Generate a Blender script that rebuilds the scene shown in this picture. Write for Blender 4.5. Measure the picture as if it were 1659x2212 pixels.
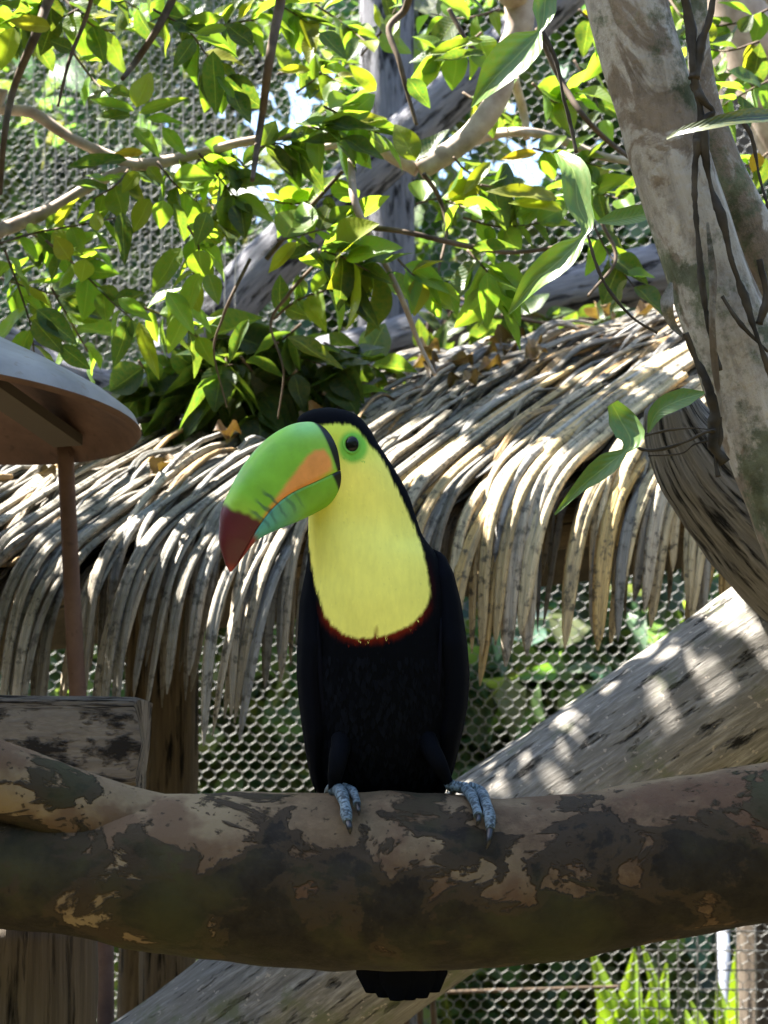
import bpy, bmesh, math, random
import numpy as np
from mathutils import Vector, Matrix, noise as mnoise

random.seed(7); rng = np.random.default_rng(7)
sc = bpy.context.scene
for o in list(bpy.data.objects): bpy.data.objects.remove(o)
COL = sc.collection

# ------------------------------------------------------------------ camera
PITCH = math.radians(9.0); CAMZ = 1.5
cd = bpy.data.cameras.new('camera'); cam = bpy.data.objects.new('camera', cd); COL.objects.link(cam)
cam.location = (0, 0, CAMZ); cam.rotation_euler = (math.radians(90) + PITCH, 0, 0)
cd.sensor_fit = 'VERTICAL'; cd.angle = math.radians(30); cd.clip_end = 500; cd.clip_start = 0.02
cd.dof.use_dof = True; cd.dof.focus_distance = 1.62; cd.dof.aperture_fstop = 10.0
sc.camera = cam
# ------------------------------------------------------------------ light
SUN = Vector((-0.56, 0.10, 0.95)).normalized()          # towards the sun
w = bpy.data.worlds.new('World'); sc.world = w; w.use_nodes = True
wn = w.node_tree.nodes; bg = wn['Background']; sky = wn.new('ShaderNodeTexSky'); sky.sky_type = 'NISHITA'
sky.sun_disc = False; sky.sun_elevation = math.asin(SUN.z); sky.sun_rotation = math.atan2(SUN.x, SUN.y)
w.node_tree.links.new(sky.outputs[0], bg.inputs[0]); bg.inputs[1].default_value = 0.072
sl = bpy.data.lights.new('sun', 'SUN'); sl.energy = 5.0; sl.angle = math.radians(0.53); sl.color = (1, .96, .88)
sun = bpy.data.objects.new('sun', sl); COL.objects.link(sun); sun.location = (-3, 4, 7)
sun.rotation_euler = SUN.to_track_quat('Z', 'Y').to_euler()
sc.view_settings.view_transform = 'Standard'; sc.view_settings.look = 'None'
sc.view_settings.exposure = 3.2; sc.view_settings.gamma = 1.0

# ------------------------------------------------------------------ geometry helpers
F = 1106 / math.tan(math.radians(15))
FWD = Vector((0, math.cos(PITCH), math.sin(PITCH))); UP = Vector((0, -math.sin(PITCH), math.cos(PITCH))); RT = Vector((1, 0, 0))
CAM = Vector((0, 0, CAMZ))
def at(px, py, d):
    return CAM + FWD * d + RT * ((px - 829.5) / F * d) + UP * (-(py - 1106) / F * d)
def px_of(p):
    q = Vector(p) - CAM; d = q.dot(FWD)
    return 829.5 + q.dot(RT) / d * F, 1106 - q.dot(UP) / d * F, d
def mm(n, d): return n * d / F                      # display pixels at distance d -> metres

def mesh(name, V, Fc, mat, parent=None, smooth=True, uv=None, col=None, kind=None):
    me = bpy.data.meshes.new(name)
    me.from_pydata([tuple(v) for v in V], [], [tuple(f) for f in Fc])
    if smooth: me.polygons.foreach_set('use_smooth', [True] * len(me.polygons))
    if uv is not None:
        l = me.uv_layers.new(name='UVMap'); uva = np.asarray(uv, dtype=np.float32)
        if len(uva) == len(me.vertices):
            idx = np.empty(len(me.loops), dtype=np.int32); me.loops.foreach_get('vertex_index', idx); uva = uva[idx]
        l.data.foreach_set('uv', uva.ravel())
    if col is not None:
        a = me.color_attributes.new('pigment', 'FLOAT_COLOR', 'POINT')
        c = np.ones((len(V), 4), dtype=np.float32); c[:, :3] = col; a.data.foreach_set('color', c.ravel())
    me.materials.append(mat)
    o = bpy.data.objects.new(name, me); COL.objects.link(o)
    if parent is not None: put(o, parent)
    if kind: o['kind'] = kind
    return o
def put(o, parent):
    o.parent = parent; o.matrix_parent_inverse = parent_inv(parent)
def parent_inv(p):
    return Matrix.Translation(p.location).inverted()
def thing(name, loc, label, cat, group=None):
    o = bpy.data.objects.new(name, None); COL.objects.link(o); o.location = loc; o.empty_display_size = .05
    return tag(o, label, cat, group)
def tag(o, label, cat, group=None):
    o['label'] = label; o['category'] = cat
    if group: o['group'] = group
    return o

def spline(P, n):
    """Catmull-Rom through rows of P (any dimension), n samples"""
    P = np.asarray(P, dtype=float)
    if len(P) == 2: 
        t = np.linspace(0, 1, n)[:, None]; return P[0] * (1 - t) + P[1] * t
    Q = np.vstack([2 * P[0] - P[1], P, 2 * P[-1] - P[-2]])
    seg = np.linalg.norm(np.diff(P[:, :3], axis=0), axis=1); cum = np.r_[0, np.cumsum(seg)]; cum /= cum[-1]
    out = []
    for t in np.linspace(0, 1, n):
        i = min(int(np.searchsorted(cum, t, side='right')) - 1, len(P) - 2)
        u = (t - cum[i]) / max(cum[i + 1] - cum[i], 1e-9)
        p0, p1, p2, p3 = Q[i:i + 4]
        out.append(.5 * (2 * p1 + (p2 - p0) * u + (2 * p0 - 5 * p1 + 4 * p2 - p3) * u * u + (3 * p1 - p0 - 3 * p2 + p3) * u ** 3))
    return np.array(out)

def tube_data(P, R, n=24, seg=12, rough=0.0, rscale=6.0, seed=0, ridges=0, ridge_amp=0.0, squash=None):
    """P world points, R radii -> verts, faces, uv(metres). seam is on the side away from the camera"""
    C = spline(np.c_[np.array([tuple(p) for p in P]), np.array(R)], n)
    pts, rad = C[:, :3], np.maximum(C[:, 3], 1e-4)
    V, Fc, UVv = [], [], []
    L = np.r_[0, np.cumsum(np.linalg.norm(np.diff(pts, axis=0), axis=1))]
    mr = rad.mean()
    for i in range(n):
        t = Vector(pts[min(i + 1, n - 1)] - pts[max(i - 1, 0)]).normalized()
        away = Vector(FWD); a = (away - t * away.dot(t))
        a = a.normalized() if a.length > 1e-3 else Vector((1, 0, 0)); b = t.cross(a)
        for k in range(seg + 1):
            an = 2 * math.pi * k / seg; dirv = a * math.cos(an) + b * math.sin(an)
            r = rad[i]
            if rough or ridges:
                q = Vector(pts[i]) + dirv * r
                kk = k % seg
                dn = a * math.cos(2 * math.pi * kk / seg) + b * math.sin(2 * math.pi * kk / seg)
                q = Vector(pts[i]) * 1.0 + dn * r
                if rough: r *= 1 + rough * (mnoise.noise(q * rscale + Vector((seed, 0, 0))) + .5 * mnoise.noise(q * rscale * 2.7 + Vector((0, seed, 0))))
                if ridges:
                    an2 = 2 * math.pi * kk / seg
                    r *= 1 + ridge_amp * mnoise.noise(Vector((math.cos(an2) * ridges, math.sin(an2) * ridges, L[i] * 3.0 + seed)))
            V.append(Vector(pts[i]) + dirv * r)
            UVv.append((an * mr, L[i]))
    s1 = seg + 1
    for i in range(n - 1):
        for k in range(seg):
            Fc.append((i * s1 + k, i * s1 + k + 1, (i + 1) * s1 + k + 1, (i + 1) * s1 + k))
    for e in (0, n - 1):                              # closed ends
        c = len(V); V.append(Vector(pts[e])); UVv.append((0, L[e]))
        for k in range(seg):
            f = (e * s1 + k, e * s1 + k + 1, c); Fc.append(f if e else f[::-1])
    return V, Fc, UVv
def tube(name, P, R, mat, parent=None, uscale=1.0, **kw):
    V, Fc, uv = tube_data(P, R, **kw)
    if uscale != 1.0: uv = [(u * uscale, v) for u, v in uv]
    return mesh(name, V, Fc, mat, parent, uv=uv)

# ------------------------------------------------------------------ material helpers
class NT:
    def __init__(s, name):
        s.m = bpy.data.materials.new(name); s.m.use_nodes = True; s.t = s.m.node_tree
        s.b = s.t.nodes['Principled BSDF']; s.out = s.t.nodes['Material Output']
    def n(s, typ, **kw):
        nd = s.t.nodes.new('ShaderNode' + typ)
        for k, v in kw.items():
            if k in nd.inputs.keys() if isinstance(k, str) else False: s.set(nd, k, v)
            elif hasattr(nd, k): setattr(nd, k, v)
            else: s.set(nd, k, v)
        return nd
    def set(s, nd, k, v):
        inp = nd.inputs[k]
        if isinstance(v, bpy.types.NodeSocket): s.t.links.new(v, inp)
        else: inp.default_value = v
    def link(s, a, b): s.t.links.new(a, b)
    def coord(s, which='UV', scale=(1, 1, 1), loc=(0, 0, 0)):
        tc = s.n('TexCoord'); mp = s.n('Mapping'); s.link(tc.outputs[which], mp.inputs[0])
        mp.inputs['Scale'].default_value = scale; mp.inputs['Location'].default_value = loc
        return mp.outputs[0]
    def noise(s, vec, scale=5, detail=4, rough=.55, dist=0):
        nd = s.n('TexNoise'); s.link(vec, nd.inputs['Vector'])
        nd.inputs['Scale'].default_value = scale; nd.inputs['Detail'].default_value = detail
        nd.inputs['Roughness'].default_value = rough; nd.inputs['Distortion'].default_value = dist
        return nd.outputs[0]
    def ramp(s, fac, stops, interp='LINEAR'):
        r = s.n('ValToRGB'); s.link(fac, r.inputs[0]); e = r.color_ramp.elements; r.color_ramp.interpolation = interp
        while len(e) < len(stops): e.new(.5)
        for i, (p, c) in enumerate(stops):
            e[i].position = p; e[i].color = (*c, 1) if len(c) == 3 else c
        return r.outputs[0]
    def mix(s, fac, a, b, mode='MIX'):
        m = s.n('Mix'); m.data_type = 'RGBA'; m.blend_type = mode
        for sock, v in ((m.inputs[0], fac), (m.inputs[6], a), (m.inputs[7], b)):
            if isinstance(v, bpy.types.NodeSocket): s.link(v, sock)
            else: sock.default_value = v if not isinstance(v, tuple) else (*v, 1) if len(v) == 3 else v
        return m.outputs[2]
    def math(s, op, a, b=None, c=None):
        m = s.n('Math'); m.operation = op
        for i, v in enumerate((a, b, c)):
            if v is None: continue
            if isinstance(v, bpy.types.NodeSocket): s.link(v, m.inputs[i])
            else: m.inputs[i].default_value = v
        return m.outputs[0]
    def bump(s, h, strength=.5, dist=.002, normal=None):
        b = s.n('Bump'); s.link(h, b.inputs['Height']); b.inputs['Strength'].default_value = strength
        b.inputs['Distance'].default_value = dist
        if normal is not None: s.link(normal, b.inputs['Normal'])
        return b.outputs[0]
    def done(s, color=None, rough=.7, normal=None, spec=.3):
        if color is not None:
            if isinstance(color, tuple): s.b.inputs['Base Color'].default_value = (*color, 1)
            else: s.link(color, s.b.inputs['Base Color'])
        if isinstance(rough, (int, float)): s.b.inputs['Roughness'].default_value = rough
        else: s.link(rough, s.b.inputs['Roughness'])
        s.b.inputs['Specular IOR Level'].default_value = spec
        if normal is not None: s.link(normal, s.b.inputs['Normal'])
        return s.m
G = lambda v: (v, v, v)

def wood(name, dark, mid, light, across=70, along=4, bump=.8, crack=.42, lichen=None, spots=0):
    t = NT(name)
    g = t.noise(t.coord('UV', (across * 2.2, along * 1.6, 1)), 1, 9, .72, .12)
    g2 = t.noise(t.coord('UV', (across * .9, along * 1.3, 1), (3, 1, 0)), 1, 7, .66, .15)
    big = t.noise(t.coord('UV', (9, 4, 1)), 1, 4)
    c = t.ramp(g, [(.25, dark), (.5, mid), (.75, light)])
    c = t.mix(t.ramp(big, [(.35, G(0)), (.7, G(1))]), c, t.mix(.5, c, mid))
    ck = t.ramp(g2, [(crack - .05, G(0)), (crack + .03, G(1))])
    c = t.mix(ck, tuple(x * .22 for x in dark), c)
    if lichen:
        ln = t.noise(t.coord('Object', (1, 1, 1)), 16, 6, .65)
        c = t.mix(t.ramp(ln, [(.55, G(0)), (.66, G(.8))]), c, lichen)
    if spots:
        sp = t.noise(t.coord('Object', (1, 1, 1)), 130, 2, .5)
        c = t.mix(t.ramp(sp, [(.66, G(0)), (.7, G(spots))]), c, (.42, .36, .30))
    h = t.math('ADD', t.math('MULTIPLY', ck, .7), t.math('MULTIPLY', g, .6))
    return t.done(c, .85, t.bump(h, bump, .004), .15)

def leaf_mat(name, use_attr=False, trans=.5, rough=.42):
    t = NT(name)
    if use_attr:
        a = t.n('Attribute'); a.attribute_name = 'pigment'; base = a.outputs['Color']
    else:
        a = t.n('ObjectInfo'); base = a.outputs['Color']
    ns = t.noise(t.coord('UV', (3, 7, 1)), 2.0, 5, .6)
    base = t.mix(t.ramp(ns, [(.35, G(.0)), (.75, G(.55))]), base, t.mix(.6, base, (.22, .16, .02)))
    nrm = None
    if not use_attr:
        uv = t.n('SeparateXYZ'); t.link(t.coord('UV'), uv.inputs[0])
        mid = t.math('ABSOLUTE', t.math('SUBTRACT', uv.outputs[0], .5))
        rib = t.ramp(mid, [(.0, G(1)), (.035, G(0))])
        base = t.mix(t.math('MULTIPLY', rib, .55), base, (.25, .32, .08))
        vein = t.math('SINE', t.math('MULTIPLY', t.math('SUBTRACT', uv.outputs[1], t.math('MULTIPLY', mid, .35)), 75))
        sp = t.noise(t.coord('UV', (14, 40, 1)), 1, 2)
        base = t.mix(t.ramp(sp, [(.70, G(0)), (.75, G(.7))]), base, (.09, .055, .02))
        nrm = t.bump(t.math('ADD', t.math('MULTIPLY', vein, .25), ns), .35, .001)
    t.done(base, rough, nrm, .4)
    tr = t.n('BsdfTranslucent'); t.link(t.mix(1.0, base, (1.65, 1.62, .5), 'MULTIPLY'), tr.inputs[0])
    ms = t.n('MixShader'); ms.inputs[0].default_value = trans
    t.link(t.b.outputs[0], ms.inputs[1]); t.link(tr.outputs[0], ms.inputs[2]); t.link(ms.outputs[0], t.out.inputs[0])
    return t.m

M = {}
M['log'] = wood('weathered_log_wood', (.065, .058, .05), (.18, .165, .145), (.42, .40, .365), 80, 12, 1.0, .40, (.12, .13, .07), .7)
M['stump'] = wood('split_grey_wood', (.05, .045, .038), (.15, .135, .115), (.34, .315, .28), 130, 9, 1.0, .44)
M['blue_log'] = wood('far_grey_wood', (.07, .068, .075), (.17, .165, .18), (.31, .305, .325), 60, 8, 1.0, .44)
M['beam'] = wood('beam_wood', (.085, .065, .048), (.165, .13, .095), (.29, .235, .175), 120, 14, 1.0, .46)
M['post'] = wood('brown_post_wood', (.03, .022, .014), (.075, .056, .036), (.13, .10, .066), 90, 5, 1.0, .42)
M['dark_post'] = wood('dark_post_wood', (.035, .028, .022), (.085, .068, .052), (.14, .115, .09), 60, 2.5, 1.0, .40)

def perch_bark():
    t = NT('perch_bark')
    oc = t.coord('Object')
    uv = t.n('SeparateXYZ'); t.link(t.coord('UV'), uv.inputs[0])      # u: metres round the log, 0 at the back
    n1 = t.noise(t.coord('Object', (1, 1, 1.5)), 15, 7, .6, .5)
    n2 = t.noise(oc, 60, 9, .72)
    n3 = t.noise(t.coord('Object', (1, 1, 1), (3, 5, 1)), 24, 4, .55, .5)
    # peeling plates: more bare wood along the crest and the underside of the log
    ub = t.ramp(t.math('DIVIDE', uv.outputs[0], .44), [(.0, G(.5)), (.215, G(.55)), (.29, G(.52)), (.36, G(.46)), (.46, G(.37)), (.60, G(.36)), (.66, G(.50)), (.70, G(.72)), (1.0, G(.6))])
    bias = t.math('ADD', n1, t.math('SUBTRACT', ub, .5))
    bias = t.math('ADD', bias, t.math('MULTIPLY', t.math('SUBTRACT', n3, .5), .28))
    for (bx, by, br, amt) in ((50, 1842, 95, .6), (820, 1880, 110, .22), (1100, 1905, 60, -.2), (300, 1880, 160, -.18), (1350, 1880, 200, -.15)):   # bare plates and dark plates
        vd = t.n('VectorMath'); vd.operation = 'DISTANCE'; t.link(t.coord('Object'), vd.inputs[0]); vd.inputs[1].default_value = tuple(log_surface(bx, by) - perch.location)
        bias = t.math('ADD', bias, t.math('MULTIPLY', t.ramp(t.math('DIVIDE', vd.outputs['Value'], mm(br, PD) * 1.3), [(.45, G(1)), (1.0, G(0))]), amt))
    m = t.ramp(bias, [(.482, G(0)), (.508, G(1))])
    tan = t.ramp(n2, [(.25, (.045, .028, .016)), (.5, (.092, .058, .034)), (.75, (.17, .113, .066))])
    pal = t.noise(oc, 5, 3); tan = t.mix(t.ramp(pal, [(.5, G(0)), (.68, G(.8))]), tan, (.22, .165, .095))
    red = t.noise(t.coord('Object', (1, 1, 1), (9, 2, 4)), 14, 4, .6)
    tan = t.mix(t.ramp(red, [(.50, G(0)), (.60, G(.75))]), tan, (.085, .047, .027))
    dk = t.ramp(n2, [(.3, (.011, .009, .0075)), (.6, (.024, .020, .0145)), (.8, (.05, .038, .024))])
    dk = t.mix(t.ramp(red, [(.5, G(0)), (.7, G(.7))]), dk, (.055, .05, .02))
    pit = t.ramp(t.noise(oc, 150, 2), [(.30, G(0)), (.36, G(1))])
    c = t.mix(m, dk, t.mix(pit, (.05, .035, .02), tan))
    h = t.math('ADD', t.math('MULTIPLY', m, -.5), t.math('MULTIPLY', n2, .45))
    mid = t.ramp(t.math('ADD', bias, t.math('MULTIPLY', t.math('SUBTRACT', n2, .5), .2)), [(.40, G(0)), (.43, G(.75))])
    c = t.mix(t.math('MULTIPLY', mid, t.math('SUBTRACT', 1.0, m)), c, t.mix(n3, (.028, .021, .013), (.062, .042, .025)))
    grn = t.noise(t.coord('Object', (1, 1, 1), (1, 8, 2)), 7, 5, .6)
    c = t.mix(t.math('MULTIPLY', t.ramp(grn, [(.50, G(0)), (.66, G(.7))]), t.math('SUBTRACT', 1.0, m)), c, (.034, .036, .015))
    return t.done(c, .8, t.bump(t.math('ADD', h, t.math('MULTIPLY', n3, .6)), 1.0, .005), .12)
def pale_bark():
    t = NT('pale_trunk_bark'); oc = t.coord('Object')
    n1 = t.noise(t.coord('Object', (1, 1, .6)), 13, 6, .6, .8); n2 = t.noise(t.coord('UV', (40, 9, 1)), 1, 5, .6, .5); n3 = t.noise(oc, 22, 5, .65)
    c = t.ramp(n2, [(.2, (.20, .168, .135)), (.5, (.40, .355, .30)), (.8, (.54, .49, .43))])
    c = t.mix(t.ramp(n1, [(.50, G(0)), (.535, G(.75))]), c, t.ramp(n3, [(.3, (.10, .065, .04)), (.7, (.24, .17, .11))]))
    lz = t.noise(t.coord('Object', (1, 1, 1), (2, 7, 3)), 11, 7, .72)
    c = t.mix(t.ramp(lz, [(.515, G(0)), (.59, G(.85))]), c, t.ramp(n3, [(.35, (.035, .05, .022)), (.65, (.14, .16, .09))]))
    n5 = t.noise(t.coord('Object', (1, 1, .7)), 85, 7, .7); c = t.mix(t.ramp(n5, [(.36, G(.6)), (.50, G(0))]), c, t.mix(.6, c, (.06, .045, .03)))
    return t.done(c, .8, t.bump(t.math('ADD', t.math('ADD', n2, n3), n5), .9, .004), .15)
M['pale'] = pale_bark()
def twig_mat(name, a, b):
    t = NT(name); n = t.noise(t.coord('Object'), 40, 4)
    return t.done(t.ramp(n, [(.3, a), (.7, b)]), .8, t.bump(n, .5, .001), .2)
M['branch'] = twig_mat('pinkish_branch_bark', (.26, .19, .15), (.50, .41, .34))
M['twig'] = twig_mat('brown_twig_bark', (.05, .035, .024), (.14, .10, .07))
M['root'] = twig_mat('dark_root_bark', (.018, .015, .011), (.075, .06, .043))
def rust():
    t = NT('rusty_sheet_metal'); n = t.noise(t.coord('Object'), 18, 6, .65); n2 = t.noise(t.coord('Object'), 90, 3)
    c = t.ramp(n, [(.3, (.075, .042, .032)), (.55, (.12, .068, .05)), (.75, (.16, .10, .075))])
    c = t.mix(t.ramp(n2, [(.62, G(0)), (.7, G(.5))]), c, (.05, .028, .02))
    return t.done(c, .75, t.bump(n2, .3, .001), .3)
M['rust'] = rust()
def paint():
    t = NT('faded_grey_paint'); n = t.noise(t.coord('Object'), 14, 6, .65); n2 = t.noise(t.coord('Object'), 70, 4)
    c = t.ramp(n, [(.3, (.20, .185, .175)), (.7, (.32, .30, .285))])
    c = t.mix(t.ramp(n2, [(.60, G(0)), (.68, G(.6))]), c, (.20, .15, .12))
    return t.done(c, .6, t.bump(n2, .2, .001), .3)
M['paint'] = paint()
def thatch(name, attr):
    t = NT(name)
    if attr:
        a = t.n('Attribute'); a.attribute_name = 'pigment'; base = a.outputs['Color']
    else:
        base = t.n('ObjectInfo').outputs['Color']
    f = t.noise(t.coord('UV', (9, 2.2, 1)), 1, 6, .6, .4)
    sp = t.noise(t.coord('Object', (1, 1, 1)), 75, 5, .65); bl = t.noise(t.coord('Object', (1, 1, 1)), 14, 4, .6)
    c = t.mix(1.0, base, t.ramp(f, [(.25, G(.45)), (.6, G(1.0)), (.8, G(1.25))]), 'MULTIPLY')
    c = t.mix(t.ramp(sp, [(.52, G(0)), (.64, G(.85))]), c, (.055, .048, .036))
    c = t.mix(t.ramp(bl, [(.56, G(0)), (.68, G(.55))]), c, (.11, .10, .075))
    return t.done(c, .72, t.bump(t.math('ADD', f, sp), .7, .002), .3)
M['strand'] = thatch('palm_strand', False); M['thatch'] = thatch('palm_thatch', True)
M['deck'] = twig_mat('thatch_underside', (.02, .016, .011), (.055, .043, .03))
M['dead'] = leaf_mat('dry_leaf', False, .1, .6)
M['leaf'] = leaf_mat('tree_leaf', False, .6)
M['leafs'] = leaf_mat('tree_leaf_mass', True, .46)
M['vine'] = leaf_mat('vine_leaf', False, .22, .38)
M['grass'] = leaf_mat('blade_leaf', False, .5)
def wire():
    t = NT('galvanised_wire'); n = t.noise(t.coord('Object'), 60, 2)
    m = t.done(t.ramp(n, [(.3, (.14, .137, .13)), (.7, (.30, .295, .28))]), .7, None, .5)
    t.b.inputs['Metallic'].default_value = .1
    return m
M['wire'] = wire()
def pvc():
    t = NT('white_plastic_pipe'); n = t.noise(t.coord('Object'), 20, 4)
    return t.done(t.ramp(n, [(.3, (.18, .19, .23)), (.7, (.26, .28, .33))]), .45, None, .4)
M['pvc'] = pvc()
def ground_mat():
    t = NT('leaf_litter_soil'); n = t.noise(t.coord('Object'), 12, 8, .65)
    return t.done(t.ramp(n, [(.3, (.04, .03, .02)), (.5, (.09, .07, .04)), (.7, (.10, .11, .05))]), .9, t.bump(n, .6, .03), .1)
M['ground'] = ground_mat()
def plumage():
    t = NT('plumage'); a = t.n('Attribute'); a.attribute_name = 'pigment'
    n = t.noise(t.coord('Object', (1, 1, .28)), 260, 4, .6); n2 = t.noise(t.coord('Object', (1, 1, .6)), 45, 4)
    c = t.mix(1.0, a.outputs['Color'], t.ramp(n, [(.2, G(.92)), (.8, G(1.06))]), 'MULTIPLY')
    c = t.mix(1.0, c, t.ramp(n2, [(.3, G(.93)), (.7, G(1.06))]), 'MULTIPLY')
    m = t.done(c, .85, t.bump(t.math('ADD', n, n2), .2, .001), .03)
    return m
M['plumage'] = plumage()
def horn():
    t = NT('bill_horn'); a = t.n('Attribute'); a.attribute_name = 'pigment'; n = t.noise(t.coord('Object'), 60, 4)
    n2 = t.noise(t.coord('Object', (1, 1, 1)), 420, 4, .7)
    c = t.mix(1.0, a.outputs['Color'], t.ramp(n, [(.3, G(.84)), (.7, G(1.1))]), 'MULTIPLY')
    c = t.mix(t.ramp(n2, [(.64, G(0)), (.72, G(.25))]), c, (.10, .12, .05))
    return t.done(c, t.ramp(n, [(.3, G(.34)), (.7, G(.55))]), t.bump(t.math('ADD', n, t.math('MULTIPLY', n2, .3)), .22, .0015), .4)
M['horn'] = horn()
def simple(name, c, r, s=.5):
    t = NT(name); n = t.noise(t.coord('Object'), 180, 3)
    return t.done(t.mix(1.0, (*c, 1), t.ramp(n, [(.3, G(.7)), (.7, G(1.25))]), 'MULTIPLY'), r, t.bump(n, .4, .0008), s)
M['eye'] = simple('dark_eye', (.003, .003, .003), .22, .25)
M['iris'] = simple('brown_iris', (.05, .02, .01), .2, .5)
def footm():
    t = NT('blue_scaly_skin'); uv = t.n('SeparateXYZ'); t.link(t.coord('UV'), uv.inputs[0]); n = t.noise(t.coord('Object'), 240, 4, .6); n2 = t.noise(t.coord('Object'), 60, 3)
    vo = t.n('TexVoronoi'); t.link(t.coord('UV', (330, 560, 1)), vo.inputs['Vector']); vo.inputs['Scale'].default_value = 1; ring = t.math('SUBTRACT', 1.0, vo.outputs['Distance'])
    c = t.mix(t.ramp(ring, [(.25, G(0)), (.6, G(1))]), (.03, .042, .05), t.ramp(n2, [(.3, (.07, .10, .12)), (.7, (.19, .25, .285))]))
    return t.done(c, .6, t.bump(t.math('ADD', ring, n), .6, .0012), .3)
M['foot'] = footm()
M['claw'] = simple('dark_claw', (.012, .011, .012), .35, .4)

# ------------------------------------------------------------------ ground
gv = [(-60, -60, 0), (60, -60, 0), (60, 60, 0), (-60, 60, 0)]
g = mesh('ground', gv, [(0, 1, 2, 3)], M['ground'], smooth=False); g['kind'] = 'structure'

# ------------------------------------------------------------------ perch log
PD = 1.50
top = [(-260, 1690), (0, 1752), (160, 1745), (300, 1722), (450, 1713), (660, 1714), (820, 1714), (960, 1716), (1080, 1727), (1200, 1722), (1350, 1703), (1480, 1680), (1659, 1652), (1900, 1610)]
bot = [(-260, 1960), (0, 2000), (160, 2016), (300, 2050), (450, 2068), (660, 2084), (820, 2095), (960, 2090), (1080, 2082), (1200, 2070), (1350, 2042), (1480, 2018), (1659, 1988), (1900, 1950)]
LOGC = [((a[0]), (a[1] + b[1]) / 2, (b[1] - a[1]) / 2) for a, b in zip(top, bot)]
def log_at(px):
    xs = [c[0] for c in LOGC]
    return np.interp(px, xs, [c[1] for c in LOGC]), np.interp(px, xs, [c[2] for c in LOGC])
def log_surface(px, py, lift=0.0):
    cy, r = log_at(px); rm = mm(r, PD) + lift
    h = min(max((cy - py) / (r + lift / mm(1, PD)), -1), 1)
    return at(px, py, PD - rm * math.sqrt(max(1 - h * h, 0)))
perch = thing('perch_log', at(829, 2090, PD), 'thick mottled brown perch log the toucan grips, lying across the aviary', 'log')
M['perch'] = perch_bark()
tube('trunk', [at(c[0], c[1], PD) for c in LOGC], [mm(c[2], PD) for c in LOGC], M['perch'], perch, n=150, seg=64, rough=.05, rscale=14, seed=2)
lim = [(-260, 1590, 84), (-60, 1662, 82), (60, 1706, 82), (190, 1755, 80), (320, 1792, 82), (440, 1820, 90), (600, 1850, 90)]
tube('side_limb', [at(x, y, PD - .020 + .004 * i) for i, (x, y, r) in enumerate(lim)], [mm(r, PD) for x, y, r in lim], M['perch'], perch, uscale=1.25, n=60, seg=40, rough=.05, rscale=14, seed=5)

# ------------------------------------------------------------------ toucan
BD = 1.545
tou = thing('toucan', at(830, 1715, BD), 'yellow-throated black toucan with a rainbow-coloured bill perched on the mottled log', 'toucan')
rows = [  # py, left, right, depth offset (px), half depth (px)
 (880, 700, 716, 8, 6), (884, 676, 740, 8, 34), (892, 656, 763, 6, 54), (905, 643, 781, 4, 68), (928, 642, 800, 2, 78), (955, 648, 815, 0, 82), (1008, 660, 849, 0, 84), (1065, 664, 881, 4, 86),
 (1118, 666, 899, 8, 92), (1160, 665, 915, 10, 104), (1198, 664, 944, 12, 118), (1240, 663, 962, 14, 130), (1300, 655, 978, 16, 142), (1392, 652, 992, 18, 150), (1460, 652, 996, 20, 150),
 (1530, 656, 990, 22, 144), (1600, 664, 980, 24, 132), (1660, 676, 968, 28, 112), (1700, 694, 950, 34, 92), (1740, 730, 915, 44, 60), (1760, 790, 860, 52, 20)]
NR, NS = 240, 220
RR = spline(np.array([(r[0], r[1], r[2], r[3], r[4]) for r in rows], float)[:, [1, 2, 0, 3, 4]], NR)  # xl,xr,y,off,hd
# resample uniformly in y
ys = np.linspace(880, 1760, NR); o_ = np.argsort([r[0] for r in rows])
def col_interp(k):
    src = spline(np.array([(r[0], r[k], 0) for r in rows], float), 600)
    return np.interp(ys, src[:, 0], src[:, 1])
XL, XR, OFF, HD = (col_interp(k) for k in (1, 2, 3, 4))
def body_front(px, py):
    xl, xr, of, hd = (np.interp(py, ys, A) for A in (XL, XR, OFF, HD))
    cx, a = (xl + xr) / 2, (xr - xl) / 2; u = max(-1, min(1, (px - cx) / a))
    return BD + mm(of, BD) - mm(hd, BD) * math.sqrt(1 - u * u)

def inside(poly, X, Y):
    P = np.array(poly, float); n = len(P); ins = np.zeros(X.shape, bool); dist = np.full(X.shape, 1e9); j = n - 1
    for i in range(n):
        (xi, yi), (xj, yj) = P[i], P[j]
        c = ((yi > Y) != (yj > Y)) & (X < (xj - xi) * (Y - yi) / (yj - yi + 1e-12) + xi); ins ^= c
        dx, dy = xj - xi, yj - yi; t = np.clip(((X - xi) * dx + (Y - yi) * dy) / (dx * dx + dy * dy + 1e-9), 0, 1)
        dist = np.minimum(dist, np.hypot(X - xi - t * dx, Y - yi - t * dy)); j = i
    return np.where(ins, dist, -dist)                 # signed: positive inside
def sst(a, b, x): t = np.clip((x - a) / (b - a), 0, 1); return t * t * (3 - 2 * t)
BIB = [(600, 922), (694, 922), (722, 920), (758, 921), (775, 932), (792, 955), (808, 973), (828, 998), (847, 1037), (862, 1068), (881, 1110), (899, 1152), (915, 1200), (923, 1245), (926, 1272), (921, 1298),
       (903, 1325), (876, 1346), (850, 1358), (832, 1363), (818, 1366), (813, 1342), (808, 1367), (785, 1370), (764, 1368), (742, 1360), (722, 1345), (709, 1328), (697, 1300), (684, 1262), (676, 1225), (669, 1180), (655, 1120), (600, 1100)]
BIB = [tuple(p) for p in spline(np.array([(x, y, 0) for x, y in BIB], float), 160)[:, :2]]
def jit(X, Y, sx, sy, amp):
    return np.array([mnoise.noise(Vector((x * sx, y * sy, 3.3))) for x, y in zip(X.ravel(), Y.ravel())]).reshape(X.shape) * amp
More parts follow.
